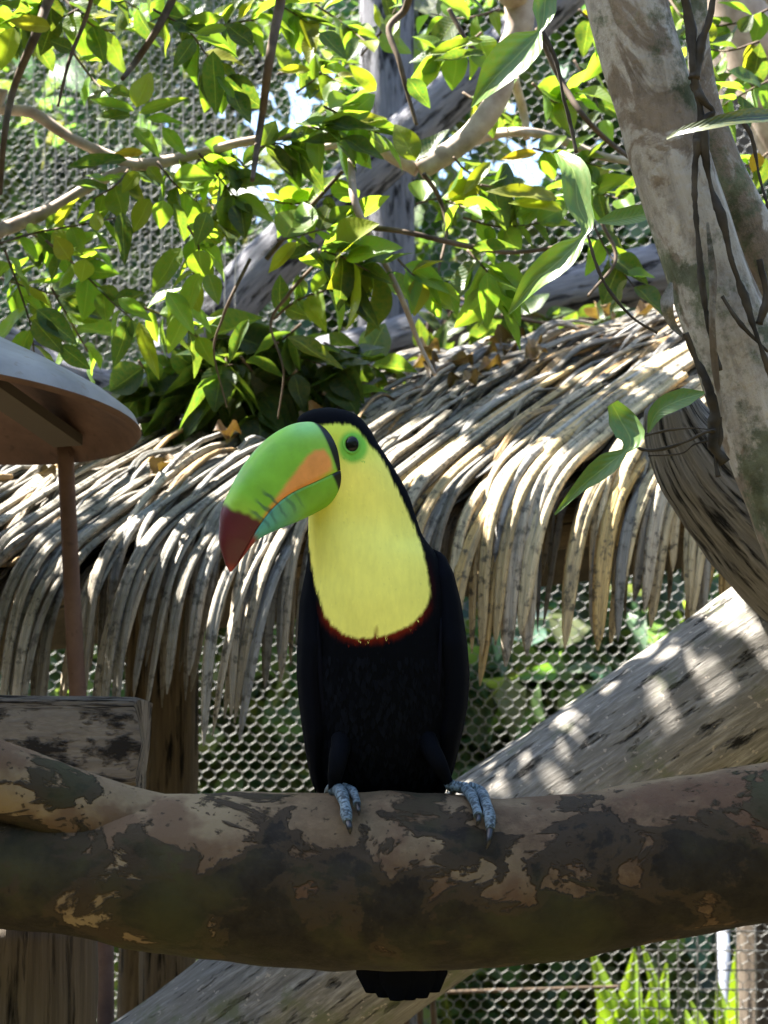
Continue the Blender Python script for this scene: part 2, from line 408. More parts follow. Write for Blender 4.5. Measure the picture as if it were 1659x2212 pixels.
def plumage_colour(X, Y, front):
    """pigment of the plumage at body coordinates (display px of the frontal plane)"""
    s = inside(BIB, X, Y) + jit(X, Y, .16, .03, 3.0)
    black = np.array([.0025, .003, .0045]); yel = np.array([.90, .84, .18]); yg = np.array([.52, .66, .06]); gr = np.array([.20, .52, .07]); red = np.array([.13, .012, .005])
    c = np.zeros(X.shape + (3,)) + black
    low = sst(1290, 1345, Y)
    r = sst(-24, -2, s + jit(X, Y, .3, .05, 4)) ** 1.6 * (low + .12 * sst(880, 915, X) * sst(1180, 1260, Y))
    c = c * (1 - r[..., None]) + red * r[..., None]
    y = sst(-4.0, 3.0, s + jit(X, Y, .5, .06, 2.5))
    face = 1 - sst(935, 1040, Y + (X - 760) * .25)
    yc = yel * (1 - face[..., None] * .75) + yg * face[..., None] * .75
    chin = np.exp(-(((X - 745) / 40) ** 2 + ((Y - 1085) / 26) ** 2)); yc = yc * (1 - .2 * chin[..., None]) + np.array([.55, .60, .06]) * (.2 * chin[..., None])
    ring = 1 - sst(24, 37, np.hypot((X - 764), (Y - 968) * .92))
    yc = yc * (1 - ring[..., None]) + gr * ring[..., None]
    blu = (1 - sst(15, 23, np.hypot(X - 762, Y - 963))) ; yc = yc * (1 - .3 * blu[..., None]) + np.array([.10, .40, .12]) * .3 * blu[..., None]
    c = c * (1 - y[..., None]) + yc * y[..., None]
    c[~front] = black
    return c
V = []; Xc = np.zeros((NR, NS)); Yc = np.zeros((NR, NS)); fr = np.zeros((NR, NS), bool)
for i in range(NR):
    cx, a = (XL[i] + XR[i]) / 2, (XR[i] - XL[i]) / 2
    for k in range(NS):
        an = 2 * math.pi * k / NS; x = cx + a * math.sin(an); d = BD + mm(OFF[i], BD) - mm(HD[i], BD) * math.cos(an)
        dd = d - BD
        V.append(at(829.5 + (x - 829.5) * BD / d, 1106 + (ys[i] - 1106) * BD / d, d) if False else CAM + FWD * d + RT * mm(x - 829.5, BD) + UP * mm(1106 - ys[i], BD))
        Xc[i, k] = x; Yc[i, k] = ys[i]; fr[i, k] = math.cos(an) > .02
Fb = [(i * NS + k, i * NS + (k + 1) % NS, (i + 1) * NS + (k + 1) % NS, (i + 1) * NS + k) for i in range(NR - 1) for k in range(NS)]
Fb = [f[::-1] for f in Fb]
V.append(CAM + FWD * (BD + mm(8, BD)) + RT * mm(708 - 829.5, BD) + UP * mm(1106 - 879, BD)); Fb += [(NR * NS, k, (k + 1) % NS) for k in range(NS)]
V.append(CAM + FWD * (BD + mm(52, BD)) + RT * mm(825 - 829.5, BD) + UP * mm(1106 - 1761, BD)); Fb += [(NR * NS + 1, (NR - 1) * NS + (k + 1) % NS, (NR - 1) * NS + k) for k in range(NS)]
PC = plumage_colour(Xc, Yc, fr).reshape(-1, 3); PC = np.vstack([PC, [.006] * 3, [.006] * 3])
mesh('body', V, Fb, M['plumage'], tou, col=PC)
# small lying feathers over the whole coat
fv, ff, fc = [], [], []
for _ in range(9000):
    i = int(rng.integers(2, NR - 12)); k = int(rng.integers(0, NS)); j = i * NS + k
    p = V[j]; q = V[min(i + 3, NR - 1) * NS + k]; r_ = V[i * NS + (k + 1) % NS]; tdir = (q - p).normalized(); side = (r_ - p).normalized(); nrm = side.cross(tdir).normalized()
    cdir = Vector((p.x - V[i * NS + (k + NS // 2) % NS].x, p.y - V[i * NS + (k + NS // 2) % NS].y, 0)).normalized()
    if nrm.dot(cdir) < 0: nrm = -nrm
    L = (.003 if ys[i] < 960 else .0042 if ys[i] < 1400 else .010) * random.uniform(.6, 1.3); wd = L * .16
    tdir = (tdir + side * random.uniform(-.25, .25)).normalized(); b = len(fv)
    p = p - nrm * .0003; mid_ = p + tdir * L * .6 + nrm * L * .07; tip = p + tdir * L + nrm * L * random.uniform(.03, .10)
    fv += [p - side * wd * .5, p + side * wd * .5, mid_ + side * wd, tip, mid_ - side * wd]; ff.append((b, b + 1, b + 2, b + 3, b + 4)); fc += [PC[j] * (random.uniform(.8, 2.0) if PC[j][0] < .01 else random.uniform(.9, 1.08))] * 5
mesh('plumage', fv, ff, M['plumage'], tou, col=np.array(fc), kind='stuff')

# bill
YAW = math.radians(30); XB = 720; DB = BD - .012
def bp(px, py):
    d = DB - mm(XB - px, BD) * math.tan(YAW)
    return CAM + FWD * d + RT * mm(px - 829.5, BD) + UP * mm(1106 - py, BD)
BN = (RT * math.sin(YAW) - FWD * math.cos(YAW)).normalized()       # the side turned to the camera
NB = 150
U_ = spline([(697, 921, 0), (667, 914, 0), (629, 923, 0), (583, 954, 0), (540, 1006, 0), (509, 1065, 0), (494, 1103, 0), (490, 1133, 0), (490, 1171, 0), (499, 1207, 0), (509, 1231, 0)], NB)[:, :2]
S_ = spline([(722, 1012, 0), (664, 1040, 0), (610, 1068, 0), (575, 1100, 0), (550, 1140, 0), (531, 1182, 0), (511, 1229, 0)], NB)[:, :2]
L_ = spline([(744, 1064, 0), (704, 1094, 0), (655, 1121, 0), (583, 1152, 0), (551, 1173, 0), (524, 1210, 0), (511, 1230, 0)], NB)[:, :2]
Wd = np.array([np.interp(t, [0, .2, .5, .8, .95, 1], [.0195, .0195, .0165, .0105, .005, .0012]) for t in np.linspace(0, 1, NB)])
ORANGE = [(678, 974), (700, 970), (714, 990), (718, 1012), (690, 1040), (640, 1072), (600, 1105), (572, 1150), (548, 1150), (572, 1110), (598, 1074), (622, 1040), (643, 1013), (664, 985)]
def bill_colour(X, Y, T, upper):
    gr = np.array([.20, .47, .03]); gr2 = np.array([.30, .56, .06]); mar = np.array([.085, .007, .012]); teal = np.array([.08, .33, .28]); ora = np.array([.74, .29, .07]); blk = np.array([.002, .002, .002]); red = np.array([.42, .035, .02])
    e = lambda v: v[..., None]
    if upper:
        c = gr * np.ones(X.shape + (3,)); hi = sst(.25, .0, T) * .7; c = c * (1 - e(hi)) + gr2 * e(hi)
        topb = np.exp(-(((X - 665) / 45) ** 2 + ((Y - 925) / 18) ** 2)) * .5; c = c * (1 - e(topb)) + np.array([.22, .55, .25]) * e(topb)  # bluish highlight at the culmen base, painted into the colour
        o = sst(-5, 5, inside(ORANGE, X, Y) + jit(X, Y, .08, .08, 1.5)); c = c * (1 - e(o)) + ora * e(o)
        ly = sst(.55, .66, T) * sst(.86, .8, T) * .5; c = c * (1 - e(ly)) + np.array([.38, .55, .04]) * e(ly)
    else:
        c = gr * .8 * np.ones(X.shape + (3,)); tb = sst(.30, .62, T); c = c * (1 - e(tb)) + teal * e(tb)
    m = sst(-7, 9, (Y - (1097 + (X - 500) * .42)) * .9 + jit(X, Y, .07, .07, 5)) if upper else sst(.70, .77, T)
    mc = mar if upper else red * .4 + mar * .6
    c = c * (1 - e(m)) + mc * e(m)
    if upper:
        tip = sst(.93, 1.0, T) * .6; c = c * (1 - e(tip)) + red * e(tip)
    bl = sst(.066, .052, T) if upper else sst(.11, .09, T); c = c * (1 - e(bl)) + blk * e(bl)
    # dark vertical tick marks along the cutting edge
    tk = np.sin(T * 92 + jit(X, Y, .05, .05, 1.5)); return c, tk
def bill_half(name, A, B, upper, seg=72):
    V, T, X, Y = [], [], [], []
    edge = []
    for i in range(NB):
        a, b = bp(*A[i]), bp(*B[i])                    # a: outer ridge, b: seam
        for k in range(seg + 1):
            an = math.pi * k / seg; s_ = math.sin(an) ** .78; c_ = math.copysign(abs(math.cos(an)) ** .85, math.cos(an))
            p = b + (a - b) * s_ + BN * (Wd[i] * c_); V.append(p)
            q = b + (a - b) * s_ + BN * (Wd[i] * abs(c_)); x, y, _ = px_of(q); X.append(x); Y.append(y); T.append(i / (NB - 1)); edge.append(1 - s_)
    n1 = seg + 1
    Fc = [(i * n1 + k, i * n1 + k + 1, (i + 1) * n1 + k + 1, (i + 1) * n1 + k) for i in range(NB - 1) for k in range(seg)]
    Fc += [(i * n1 + seg, i * n1, (i + 1) * n1, (i + 1) * n1 + seg) for i in range(NB - 1)]
    Fc += [tuple(range(n1)), tuple(range((NB - 1) * n1 + n1 - 1, (NB - 1) * n1 - 1, -1))]
    X, Y, T, edge = map(np.array, (X, Y, T, edge))
    c, tk = bill_colour(X, Y, T, upper)
    if upper: mk = sst(.35, .9, tk) * sst(.42, .72, edge) * sst(.46, .50, T) * sst(.66, .62, T) * .75
    else: mk = sst(.35, .9, tk) * sst(.25, .6, edge) * sst(.30, .4, T) * sst(.72, .68, T) * .5
    c = c * (1 - mk[:, None]) + np.array([.02, .07, .07]) * mk[:, None]
    if upper:
        s2 = sst(.93, .985, edge) * sst(.14, .05, T) * .0; c = c * (1 - s2[:, None])
    return mesh(name, V, Fc, M['horn'], None, col=c)
bill = bill_half('bill', U_, S_, True); put(bill, tou); bill['label'] = 'large green bill with orange blaze and maroon tip'
low = bill_half('lower_mandible', L_, S_ + np.array([.6, 1.2]), False); low.parent = bill
# eye
def ball(name, c, r, mat, parent, sq=(1, 1, 1), seg=24):
    bm = bmesh.new(); bmesh.ops.create_uvsphere(bm, u_segments=seg, v_segments=seg // 2, radius=1)
    for v in bm.verts: v.co = Vector(c) + Vector((v.co.x * r * sq[0], v.co.y * r * sq[1], v.co.z * r * sq[2]))
    me = bpy.data.meshes.new(name); bm.to_mesh(me); bm.free(); me.polygons.foreach_set('use_smooth', [True] * len(me.polygons)); me.materials.append(mat)
    o = bpy.data.objects.new(name, me); COL.objects.link(o); put(o, parent); return o
ex, ey = 761.5, 962
def bpos(x, y, d): return CAM + FWD * d + RT * mm(x - 829.5, BD) + UP * mm(1106 - y, BD)
ball('eye', bpos(ex, ey, body_front(ex, ey) - .0004), mm(15.5, BD), M['eye'], tou, (.92, .5, 1.08))
# eyelid ring
ring = bmesh.new(); n1, n2 = 36, 10; rv = []
for i in range(n1):
    a = 2 * math.pi * i / n1
    for k in range(n2):
        b = 2 * math.pi * k / n2; rr = 17.5 + 3 * math.cos(b); x, y = ex + rr * math.cos(a) * .95, ey + rr * math.sin(a) * 1.05
        rv.append(bpos(x, y, body_front(x, y) - mm(1.2, BD) - mm(2.2, BD) * math.sin(b)))
mesh('eye_ring', rv, [(i * n2 + k, ((i + 1) % n1) * n2 + k, ((i + 1) % n1) * n2 + (k + 1) % n2, i * n2 + (k + 1) % n2) for i in range(n1) for k in range(n2)], M['plumage'], tou, col=np.array([[.17, .45, .07]] * len(rv)))
# far eye
ball('eye', bpos(690, 966, BD + mm(70, BD)), mm(14, BD), M['eye'], tou, (.6, .7, 1.05))
# wings: folded shells with long feathers
for sgn in (-1, 1):
    wv, wf = [], []; n, s = 60, 30
    for i in range(n):
        t = i / (n - 1); y = 1185 + t * 560
        xo = np.interp(y, [1185, 1198, 1240, 1300, 1392, 1460, 1530, 1600, 1660, 1700, 1745], [935, 961, 981, 996, 1010, 1015, 1011, 997, 983, 971, 950]) if sgn > 0 else \
             np.interp(y, [1185, 1240, 1300, 1392, 1460, 1530, 1600, 1660, 1700, 1745], [668, 658, 646, 641, 640, 646, 655, 664, 673, 700])
        wpx = np.interp(t, [0, .1, .35, .7, 1], [8, 30, 44, 38, 10]); dp = np.interp(t, [0, .1, .35, .7, 1], [20, 70, 120, 110, 40])
        cx = xo - sgn * wpx; cd_ = BD + mm(np.interp(y, ys, OFF) + 10, BD)
        for k in range(s):
            a = 2 * math.pi * k / s; st = 1.0 + .02 * math.sin(a * 9 + t * 3)
            wv.append(bpos(cx + wpx * math.sin(a) * st, y, cd_ - mm(dp, BD) * math.cos(a) * st))
    wf = [(i * s + k, i * s + (k + 1) % s, (i + 1) * s + (k + 1) % s, (i + 1) * s + k) for i in range(n - 1) for k in range(s)] + [tuple(range(s)), tuple(range(n * s - 1, (n - 1) * s - 1, -1))]
    wg = mesh('wing', wv, wf, M['plumage'], tou, col=np.array([[.0025, .003, .005]] * len(wv)))
    for j in range(5):
        x0 = (690 - 9 * j) if sgn < 0 else (950 + 11 * j); y0 = 1330 + 20 * j; y1 = 1640 + 18 * j
        P, R = [], []
        for t in np.linspace(0, 1, 8):
            y = y0 + (y1 - y0) * t; x = x0 + (sgn * -6) * t * (1 if sgn < 0 else 1) - sgn * 22 * t * t
            P.append(bpos(x, y, BD + mm(np.interp(y, ys, OFF) + 10, BD) - mm(116 - 14 * j, BD) * (1 - .25 * t * t))); R.append(mm(7 * math.sin(math.pi * min(.985, .01 + t * .97)) + .6, BD))
        Vv, Ff, uv = tube_data(P, R, n=16, seg=8)
        o = mesh('feather', Vv, Ff, M['plumage'], None, col=np.array([[.004, .0045, .008]] * len(Vv))); o.parent = wg
# tail: flat fan hanging behind the log
tail = None
tv = []
for j in range(6):
    f = j / 5 - .5
    P = [at(830 + f * 60, 1600, 1.615), at(858 + f * 100, 1900, 1.64), at(870 + f * 132, 2146 + 70 * (.25 - f * f), 1.65 + .003 * abs(j - 2.5))]
    C = spline(np.array([tuple(p) for p in P]), 14); vv, fc_ = [], []
    for i, p in enumerate(C):
        t = i / 13; hw = mm(30 + 10 * t, BD) * (1 if t < .90 else math.sqrt(max(.12, 1 - ((t - .90) / .108) ** 2)))
        for k in range(5):
            u = k / 4 * 2 - 1; vv.append(Vector(p) + RT * hw * u + FWD * (.002 * u * u + .0022 * (j % 2)))
        for k in range(5):
            u = 1 - k / 4 * 2; vv.append(Vector(p) + RT * hw * u + FWD * (.002 * u * u + .0016 + .0022 * (j % 2)))
    fc_ = [(i * 10 + k, i * 10 + (k + 1) % 10, (i + 1) * 10 + (k + 1) % 10, (i + 1) * 10 + k) for i in range(13) for k in range(10)] + [tuple(range(10)), tuple(range(139, 129, -1))]
    if tail is None:
        tail = mesh('tail', vv, fc_, M['plumage'], tou, col=np.array([[.0025, .003, .0045]] * len(vv)))
    else:
        o = mesh('feather', vv, fc_, M['plumage'], None, col=np.array([[.0025, .003, .0045]] * len(vv))); o.parent = tail
# feet
def toe(path, r0, parent, cl):
    P = [log_surface(x, y, mm(r0 * .75, PD)) for x, y in path]
    R = [mm(r0 * (1.0 - .25 * i / (len(path) - 1) + (.2 if i % 2 else 0)), PD) for i in range(len(path))]
    V_, F_, uv = tube_data(P, R, n=30, seg=12)
    # scute rings
    t = mesh('toe', V_, F_, M['foot'], None, uv=uv); t.parent = parent
    e = path[-1]
    CP = [log_surface(e[0], e[1] - 4, mm(r0 * .7, PD)), log_surface((e[0] * .5 + cl[0] * .5) + 2, (e[1] + cl[1]) / 2, mm(r0 * 1.0, PD)), log_surface(cl[0], cl[1], mm(1.5, PD))]
    V_, F_, uv = tube_data(CP, [mm(r0 * .62, PD), mm(r0 * .48, PD), mm(.8, PD)], n=14, seg=10)
    c = mesh('claw', V_, F_, M['claw'], None, uv=uv); c.parent = parent
def foot(leg, knuckle, toes, back):
    V_, F_, uv = tube_data([bpos(*leg[0]), bpos((leg[0][0] + leg[1][0]) / 2, (leg[0][1] + leg[1][1]) / 2, leg[1][2]), bpos(*leg[1])], [mm(24, PD), mm(20, PD), mm(10, PD)], n=24, seg=16, rough=.08, rscale=90)
    mesh('thigh', V_, F_, M['plumage'], tou, col=np.array([[.003, .0035, .005]] * len(V_)))
    V_, F_, uv = tube_data([bpos(leg[1][0] - 2, leg[1][1] - 6, leg[1][2]), bpos(leg[1][0] + 4, leg[1][1] + 2, leg[1][2]), log_surface(knuckle[0], knuckle[1], mm(9, PD))], [mm(12, PD), mm(12, PD), mm(13, PD)], n=24, seg=14, rough=.1, rscale=120)
    f = mesh('foot', V_, F_, M['foot'], tou, uv=uv)
    ball_ = None
    for path, r0, cl in toes: toe(path, r0, f, cl)
    for bx in back:                                   # the two toes that reach behind
        P = [log_surface(knuckle[0], knuckle[1], mm(8, PD)), at(knuckle[0] + bx, knuckle[1] - 2, PD + .005), at(knuckle[0] + bx * 1.8, knuckle[1] + 8, PD + .04), at(knuckle[0] + bx * 2, knuckle[1] + 40, PD + .066)]
        V_, F_, uv = tube_data(P, [mm(9, PD), mm(9, PD), mm(7, PD), mm(4, PD)], n=16, seg=10)
        o = mesh('toe', V_, F_, M['foot'], None, uv=uv); o.parent = f
foot([(745, 1560, BD - .012), (722, 1688, BD - .050)], (732, 1702), [([(726, 1700), (738, 1716), (745, 1738), (748, 1757), (751, 1776)], 12.5, (756, 1803)), ([(742, 1700), (760, 1709), (768, 1722), (771, 1738)], 9.5, (775, 1762))], (-14,))
foot([(905, 1560, BD - .012), (968, 1680, BD - .042)], (1008, 1702), [([(1004, 1702), (1018, 1718), (1028, 1742), (1033, 1762)], 11, (1030, 1785)), ([(1012, 1700), (1038, 1713), (1051, 1738), (1058, 1765), (1059, 1792)], 12.5, (1050, 1836))], (-16,))

# ------------------------------------------------------------------ leaning forked log behind the bird
LD = 2.05
fl = thing('forked_log', at(400, 2250, LD), 'big weathered grey log leaning behind the perch, sunlit along its upper side', 'log')
def diag(x): return 1690 - (x - 985) * .705
C = []
for x, k in ((-900, 1), (-300, 1), (100, 1), (500, 1), (985, 1), (1300, 1.02), (1600, 1.05), (2100, 1.05)):
    r = 176 * k; nx, ny = .576, .817                # unit normal (px), pointing down-right
    C.append((x + nx * r, diag(x) + ny * r, r))
tube('trunk', [at(x, y, LD + .03 * (i - 4) * .3) for i, (x, y, r) in enumerate(C)], [mm(r, LD) for x, y, r in C], M['log'], fl, n=200, seg=72, rough=.025, rscale=9, seed=4, ridges=7, ridge_amp=.035)
sl_ = [(1448, 872, 58), (1474, 940, 84), (1528, 1025, 104), (1615, 1115, 120), (1715, 1212, 135), (1840, 1320, 145)]
tube('limb', [at(x, y, 1.93 + .012 * i) for i, (x, y, r) in enumerate(sl_)], [mm(r, 1.95) for x, y, r in sl_], M['stump'], fl, n=90, seg=60, rough=.05, rscale=10, seed=8, ridges=8, ridge_amp=.07)

# ------------------------------------------------------------------ pale tree on the right
TD = 1.72
pt = thing('pale_tree', Vector((at(1900, 2000, TD).x + .35, at(1900, 2000, TD).y, 0)), 'pale smooth-barked leaning trunk with green lichen and dark roots beside the thatch', 'tree')
tr = [(1300, -260, 92), (1345, -60, 88), (1370, 60, 86), (1410, 200, 86), (1450, 350, 84), (1492, 480, 84), (1530, 600, 86), (1575, 720, 92), (1620, 850, 96), (1672, 980, 100), (1745, 1140, 110), (1840, 1350, 120), (1990, 1700, 130)]
P = [at(x, y, TD) for x, y, r in tr]; R = [mm(r, TD) for x, y, r in tr]
b = pt.location; P += [Vector((b.x, b.y, .5)), Vector((b.x, b.y, -.05))]; R += [.065, .085]
tube('trunk', P, R, M['pale'], pt, n=240, seg=56, rough=.045, rscale=9, seed=1, ridges=3, ridge_amp=.05)
st = [(1500, -150, 26), (1505, 60, 26), (1522, 200, 30), (1548, 310, 40), (1590, 420, 46), (1650, 545, 50), (1740, 720, 56), (1850, 950, 60), (1960, 1200, 60)]
tube('stem', [at(x, y, TD + .085 - .004 * i) for i, (x, y, r) in enumerate(st)], [mm(r, TD) for x, y, r in st], M['pale'], pt, n=80, seg=32, rough=.06, rscale=14, seed=6)
def root(path, r, d, par=pt, mat='root', name='root', jd=.004):
    tube(name, [at(x, y, d + random.uniform(-jd, jd)) for x, y in path], [mm(r * random.uniform(.55, 1.35), d) for _ in path], M[mat], par, n=10 * len(path), seg=8, rough=.5, rscale=70)
TF = TD - .035
for path, r in (([(1470, -40), (1492, 60), (1497, 140), (1512, 230), (1520, 300), (1535, 400), (1560, 470), (1580, 560), (1610, 650), (1640, 740), (1670, 820)], 8),
                ([(1545, -30), (1530, 50), (1508, 110), (1500, 170)], 10), ([(1500, 180), (1518, 215), (1540, 240), (1528, 255), (1512, 290), (1505, 340)], 9),
                ([(1505, 300), (1500, 400), (1508, 520), (1520, 640), (1540, 740), (1555, 800)], 7), ([(1480, 720), (1505, 780), (1530, 830), (1545, 900), (1540, 960), (1565, 1000)], 10),
                ([(1530, 830), (1555, 930), (1545, 990), (1552, 1030)], 6), 
                ([(1640, 560), (1655, 640), (1640, 700)], 7), ([(1560, 640), (1600, 700), (1659, 760)], 4)):
    root(path, r, TF - .02)
# loose curling bark strip on the trunk
def ribbon(name, path, wid, mat, parent, d, tilt=.3, n=24, cup=.3):
    C = spline(np.array([tuple(at(x, y, d + dz)) for x, y, dz in path]), n); W = np.interp(np.linspace(0, 1, n), np.linspace(0, 1, len(wid)), wid)
    vv, uv = [], []
    for i in range(n):
        t = Vector(C[min(i + 1, n - 1)] - C[max(i - 1, 0)]).normalized(); nr = (-FWD + UP * tilt); s_ = t.cross(nr).normalized(); nr = s_.cross(t)
        for k in range(5):
            u = k / 2 - 1; hw = mm(W[i], d); vv.append(Vector(C[i]) + s_ * hw * u + nr * hw * cup * (abs(u) - .3)); uv.append((k / 4, i / (n - 1)))
    ff = [(i * 5 + k, i * 5 + k + 1, (i + 1) * 5 + k + 1, (i + 1) * 5 + k) for i in range(n - 1) for k in range(4)]
    return mesh(name, vv, ff, mat, parent, uv=uv)
ribbon('bark_strip', [(1528, 480, 0), (1540, 600, -.01), (1538, 700, -.012), (1545, 800, -.006), (1560, 900, 0)], [3, 9, 7, 8, 3], M['pale'], pt, TF - .028)
ribbon('bark_strip', [(1450, 610, 0), (1440, 660, -.012), (1452, 700, -.004), (1478, 730, 0)], [3, 15, 11, 3], M['pale'], pt, TF - .02)

# ------------------------------------------------------------------ vine with winged leaves
vn = thing('climbing_vine', at(1500, 900, TF), 'climbing vine with long waisted green leaves hanging in front of the pale trunk', 'vine')
def vleaf(path, wid, col, d):
    o = ribbon('leaf', path, wid, M['vine'], vn, d, .5, 30, .35); o.color = (*col, 1); return o
VG = (.075, .16, .035)
vleaf([(1190, -60, 0), (1178, 0, 0), (1168, 62, -.01), (1120, 115, -.02), (1065, 170, -.02), (1018, 232, 0)], [16, 24, 26, 4, 40, 46, 38, 22, 2], VG, 1.55)
vleaf([(1205, 330, .02), (1240, 370, 0), (1248, 440, -.01), (1266, 497, -.02), (1210, 560, -.03), (1150, 610, -.02), (1098, 680, 0)], [10, 26, 32, 30, 22, 4, 30, 34, 26, 14, 2], (.085, .17, .03), 1.55)
vleaf([(1322, 872, 0), (1340, 905, 0), (1362, 958, -.01), (1310, 1005, -.02), (1255, 1050, -.01), (1198, 1112, 0)], [14, 32, 33, 6, 25, 24, 14, 8, 2], VG, 1.62)
vleaf([(1400, 935, 0), (1420, 890, 0), (1465, 865, 0), (1522, 848, 0)], [2, 16, 24, 22, 3], VG, 1.64)
vleaf([(1440, 300, 0), (1470, 285, -.01), (1530, 270, -.02), (1600, 255, -.02), (1680, 250, 0)], [3, 12, 15, 18, 22, 14], (.03, .05, .022), 1.60)
vleaf([(1290, 480, .02), (1350, 470, .02), (1420, 455, .02)], [3, 22, 24, 12], (.10, .2, .04), 1.78)
for path, r in (([(1362, 955), (1390, 972), (1430, 970), (1480, 955), (1520, 935), (1545, 930)], 3.5), ([(1400, 935), (1380, 945), (1440, 930), (1500, 925), (1545, 930)], 2.2), ([(1400, 985), (1470, 980), (1500, 960), (1530, 952)], 2),
                ([(1168, 62), (1200, 130), (1215, 200), (1230, 260), (1245, 330)], 4), ([(1266, 497), (1300, 600), (1360, 680), (1420, 720)], 4), ([(1600, 255), (1625, 300), (1640, 380), (1660, 450)], 5)):
    root(path, r, 1.66, vn, 'root', 'stem')

# ------------------------------------------------------------------ feeder with sheet-metal roof
FDp = 2.0
fdr = thing('feeder_roof', Vector((at(175, 1500, FDp).x, at(175, 1500, FDp).y + .1, 0)), 'rusty round sheet-metal canopy with grey top, held up by a thin rusty pole', 'feeder')
cc = at(-150, 888, FDp); rad_ = mm(452, FDp); V1, F1 = [], []
tilt = Matrix.Rotation(math.radians(3.5), 3, 'Y') @ Matrix.Rotation(math.radians(-2), 3, 'X')
prof = [(0, .105), (.3, .082), (.6, .053), (.85, .026), (.97, .008), (1.0, -.004), (.985, -.009), (.95, .002), (.6, .04), (.3, .068), (0, .09)]
ns = 96
for r_, z_ in prof:
    for k in range(ns):
        a = 2 * math.pi * k / ns; wob = 1 + .006 * math.sin(3 * a + 1)
        V1.append(cc + tilt @ Vector((rad_ * r_ * wob * math.cos(a), rad_ * r_ * wob * math.sin(a), z_ * 1.0)))
npf = len(prof)
def rows_f(i0, i1): return [(i * ns + k, i * ns + (k + 1) % ns, (i + 1) * ns + (k + 1) % ns, (i + 1) * ns + k) for i in range(i0, i1) for k in range(ns)]
can = mesh('canopy', V1, rows_f(5, npf - 1), M['rust'], fdr)
mesh('canopy_top', V1, rows_f(0, 5), M['paint'], fdr)
V2, F2 = [], []
a0 = cc + tilt @ Vector((rad_ * .12, -rad_ * .62, .041)); a1 = cc + tilt @ Vector((rad_ * .56, rad_ * .60, .012))
sd = (a1 - a0).normalized().cross(Vector((0, 0, 1))) * .018
V2 = [a0 - sd, a0 + sd, a1 + sd, a1 - sd]; V2 += [v + Vector((0, 0, -.012)) for v in V2]
mesh('strut', V2, [(0, 1, 2, 3), (7, 6, 5, 4), (0, 4, 5, 1), (1, 5, 6, 2), (2, 6, 7, 3), (3, 7, 4, 0)], M['dark_post'], fdr, smooth=False)
pd_ = FDp + .16
tube('pole', [at(140, 950, pd_), at(152, 1200, pd_), at(168, 1500, pd_), at(195, 1800, pd_), at(228, 2100, pd_), Vector((at(260, 2400, pd_).x, at(228, 2100, pd_).y, 0))], [mm(18, pd_)] * 2 + [mm(19, pd_)] * 4, M['rust'], fdr, n=80, seg=20, rough=.03, rscale=30)
pl = tube('pole', [at(-520, 985, FDp), Vector((at(-520, 985, FDp).x, at(-520, 985, FDp).y, 0))], [mm(18, FDp)] * 2, M['rust'], fdr, n=10, seg=16)

# ------------------------------------------------------------------ squared beam and posts on the left
bmx = thing('wooden_beam', at(100, 1700, 1.85), 'squared weathered beam with cut end beside the pole, behind the perch', 'beam')
nx, ns2 = 60, 44; bv, bf, buv = [], [], []
x0, x1 = at(-420, 1600, 1.85), at(312, 1612, 1.85); hz = mm(102, 1.85); hy = .05
ax = (x1 - x0).normalized(); ay = Vector((0, 1, 0)); az = ax.cross(ay).normalized(); az = az if az.z > 0 else -az
L_b = (x1 - x0).length
for i in range(nx):
    t = i / (nx - 1); e = 1 - max(0, (t - .985) / .015) * .05
    for k in range(ns2):
        a = 2 * math.pi * k / ns2; c_, s_ = math.cos(a), math.sin(a); pw = .22
        yy = math.copysign(abs(c_) ** pw, c_) * hy * e; zz = math.copysign(abs(s_) ** pw, s_) * hz * e
        p = x0 + ax * (L_b * t) ; q = p + ay * yy + az * zz
        nn = mnoise.noise(Vector((t * L_b * 3, k * 1.3, 5))) * .0016 + mnoise.noise(q * 9) * .003
        bv.append(q - ay * nn + az * nn * (1 if s_ > 0 else -1) + ax * (.006 * mnoise.noise(q * 40) if i == nx - 1 else 0)); buv.append((a * .08, t * L_b))
bf = [(i * ns2 + k, i * ns2 + (k + 1) % ns2, (i + 1) * ns2 + (k + 1) % ns2, (i + 1) * ns2 + k) for i in range(nx - 1) for k in range(ns2)]
mesh('timber', bv, [f[::-1] for f in bf], M['beam'], bmx, uv=buv)
ev = [bv[(nx - 1) * ns2 + k] for k in range(ns2)]
mesh('cut_end', ev + [sum(ev, Vector()) / ns2 + ax * .002], [(k, (k + 1) % ns2, ns2) for k in range(ns2)], M['beam'], bmx, uv=[(math.cos(k) * .02, math.sin(k) * .02) for k in range(ns2)] + [(0, 0)])
def vpost(name, xc, y0, hw, d, mat, label, cat, lean=0, thing_=None, ztop=None):
    a = at(xc, y0, d); P = [Vector((a.x + lean * (a.z), a.y, -.02)), a + Vector((lean * .0, 0, -.4)) + Vector((lean * .4, 0, 0)), a]
    o = tube(name, P, [mm(hw, d) * 1.04, mm(hw, d), mm(hw, d)], M[mat], thing_, n=90, seg=44, rough=.05, rscale=10, seed=xc, ridges=6, ridge_amp=.07)
    if label: tag(o, label, cat)
    return o
vpost('support_post', 20, 1985, 190, 1.64, 'dark_post', 'dark upright post under the mottled perch log, beside the rusty pole', 'post')

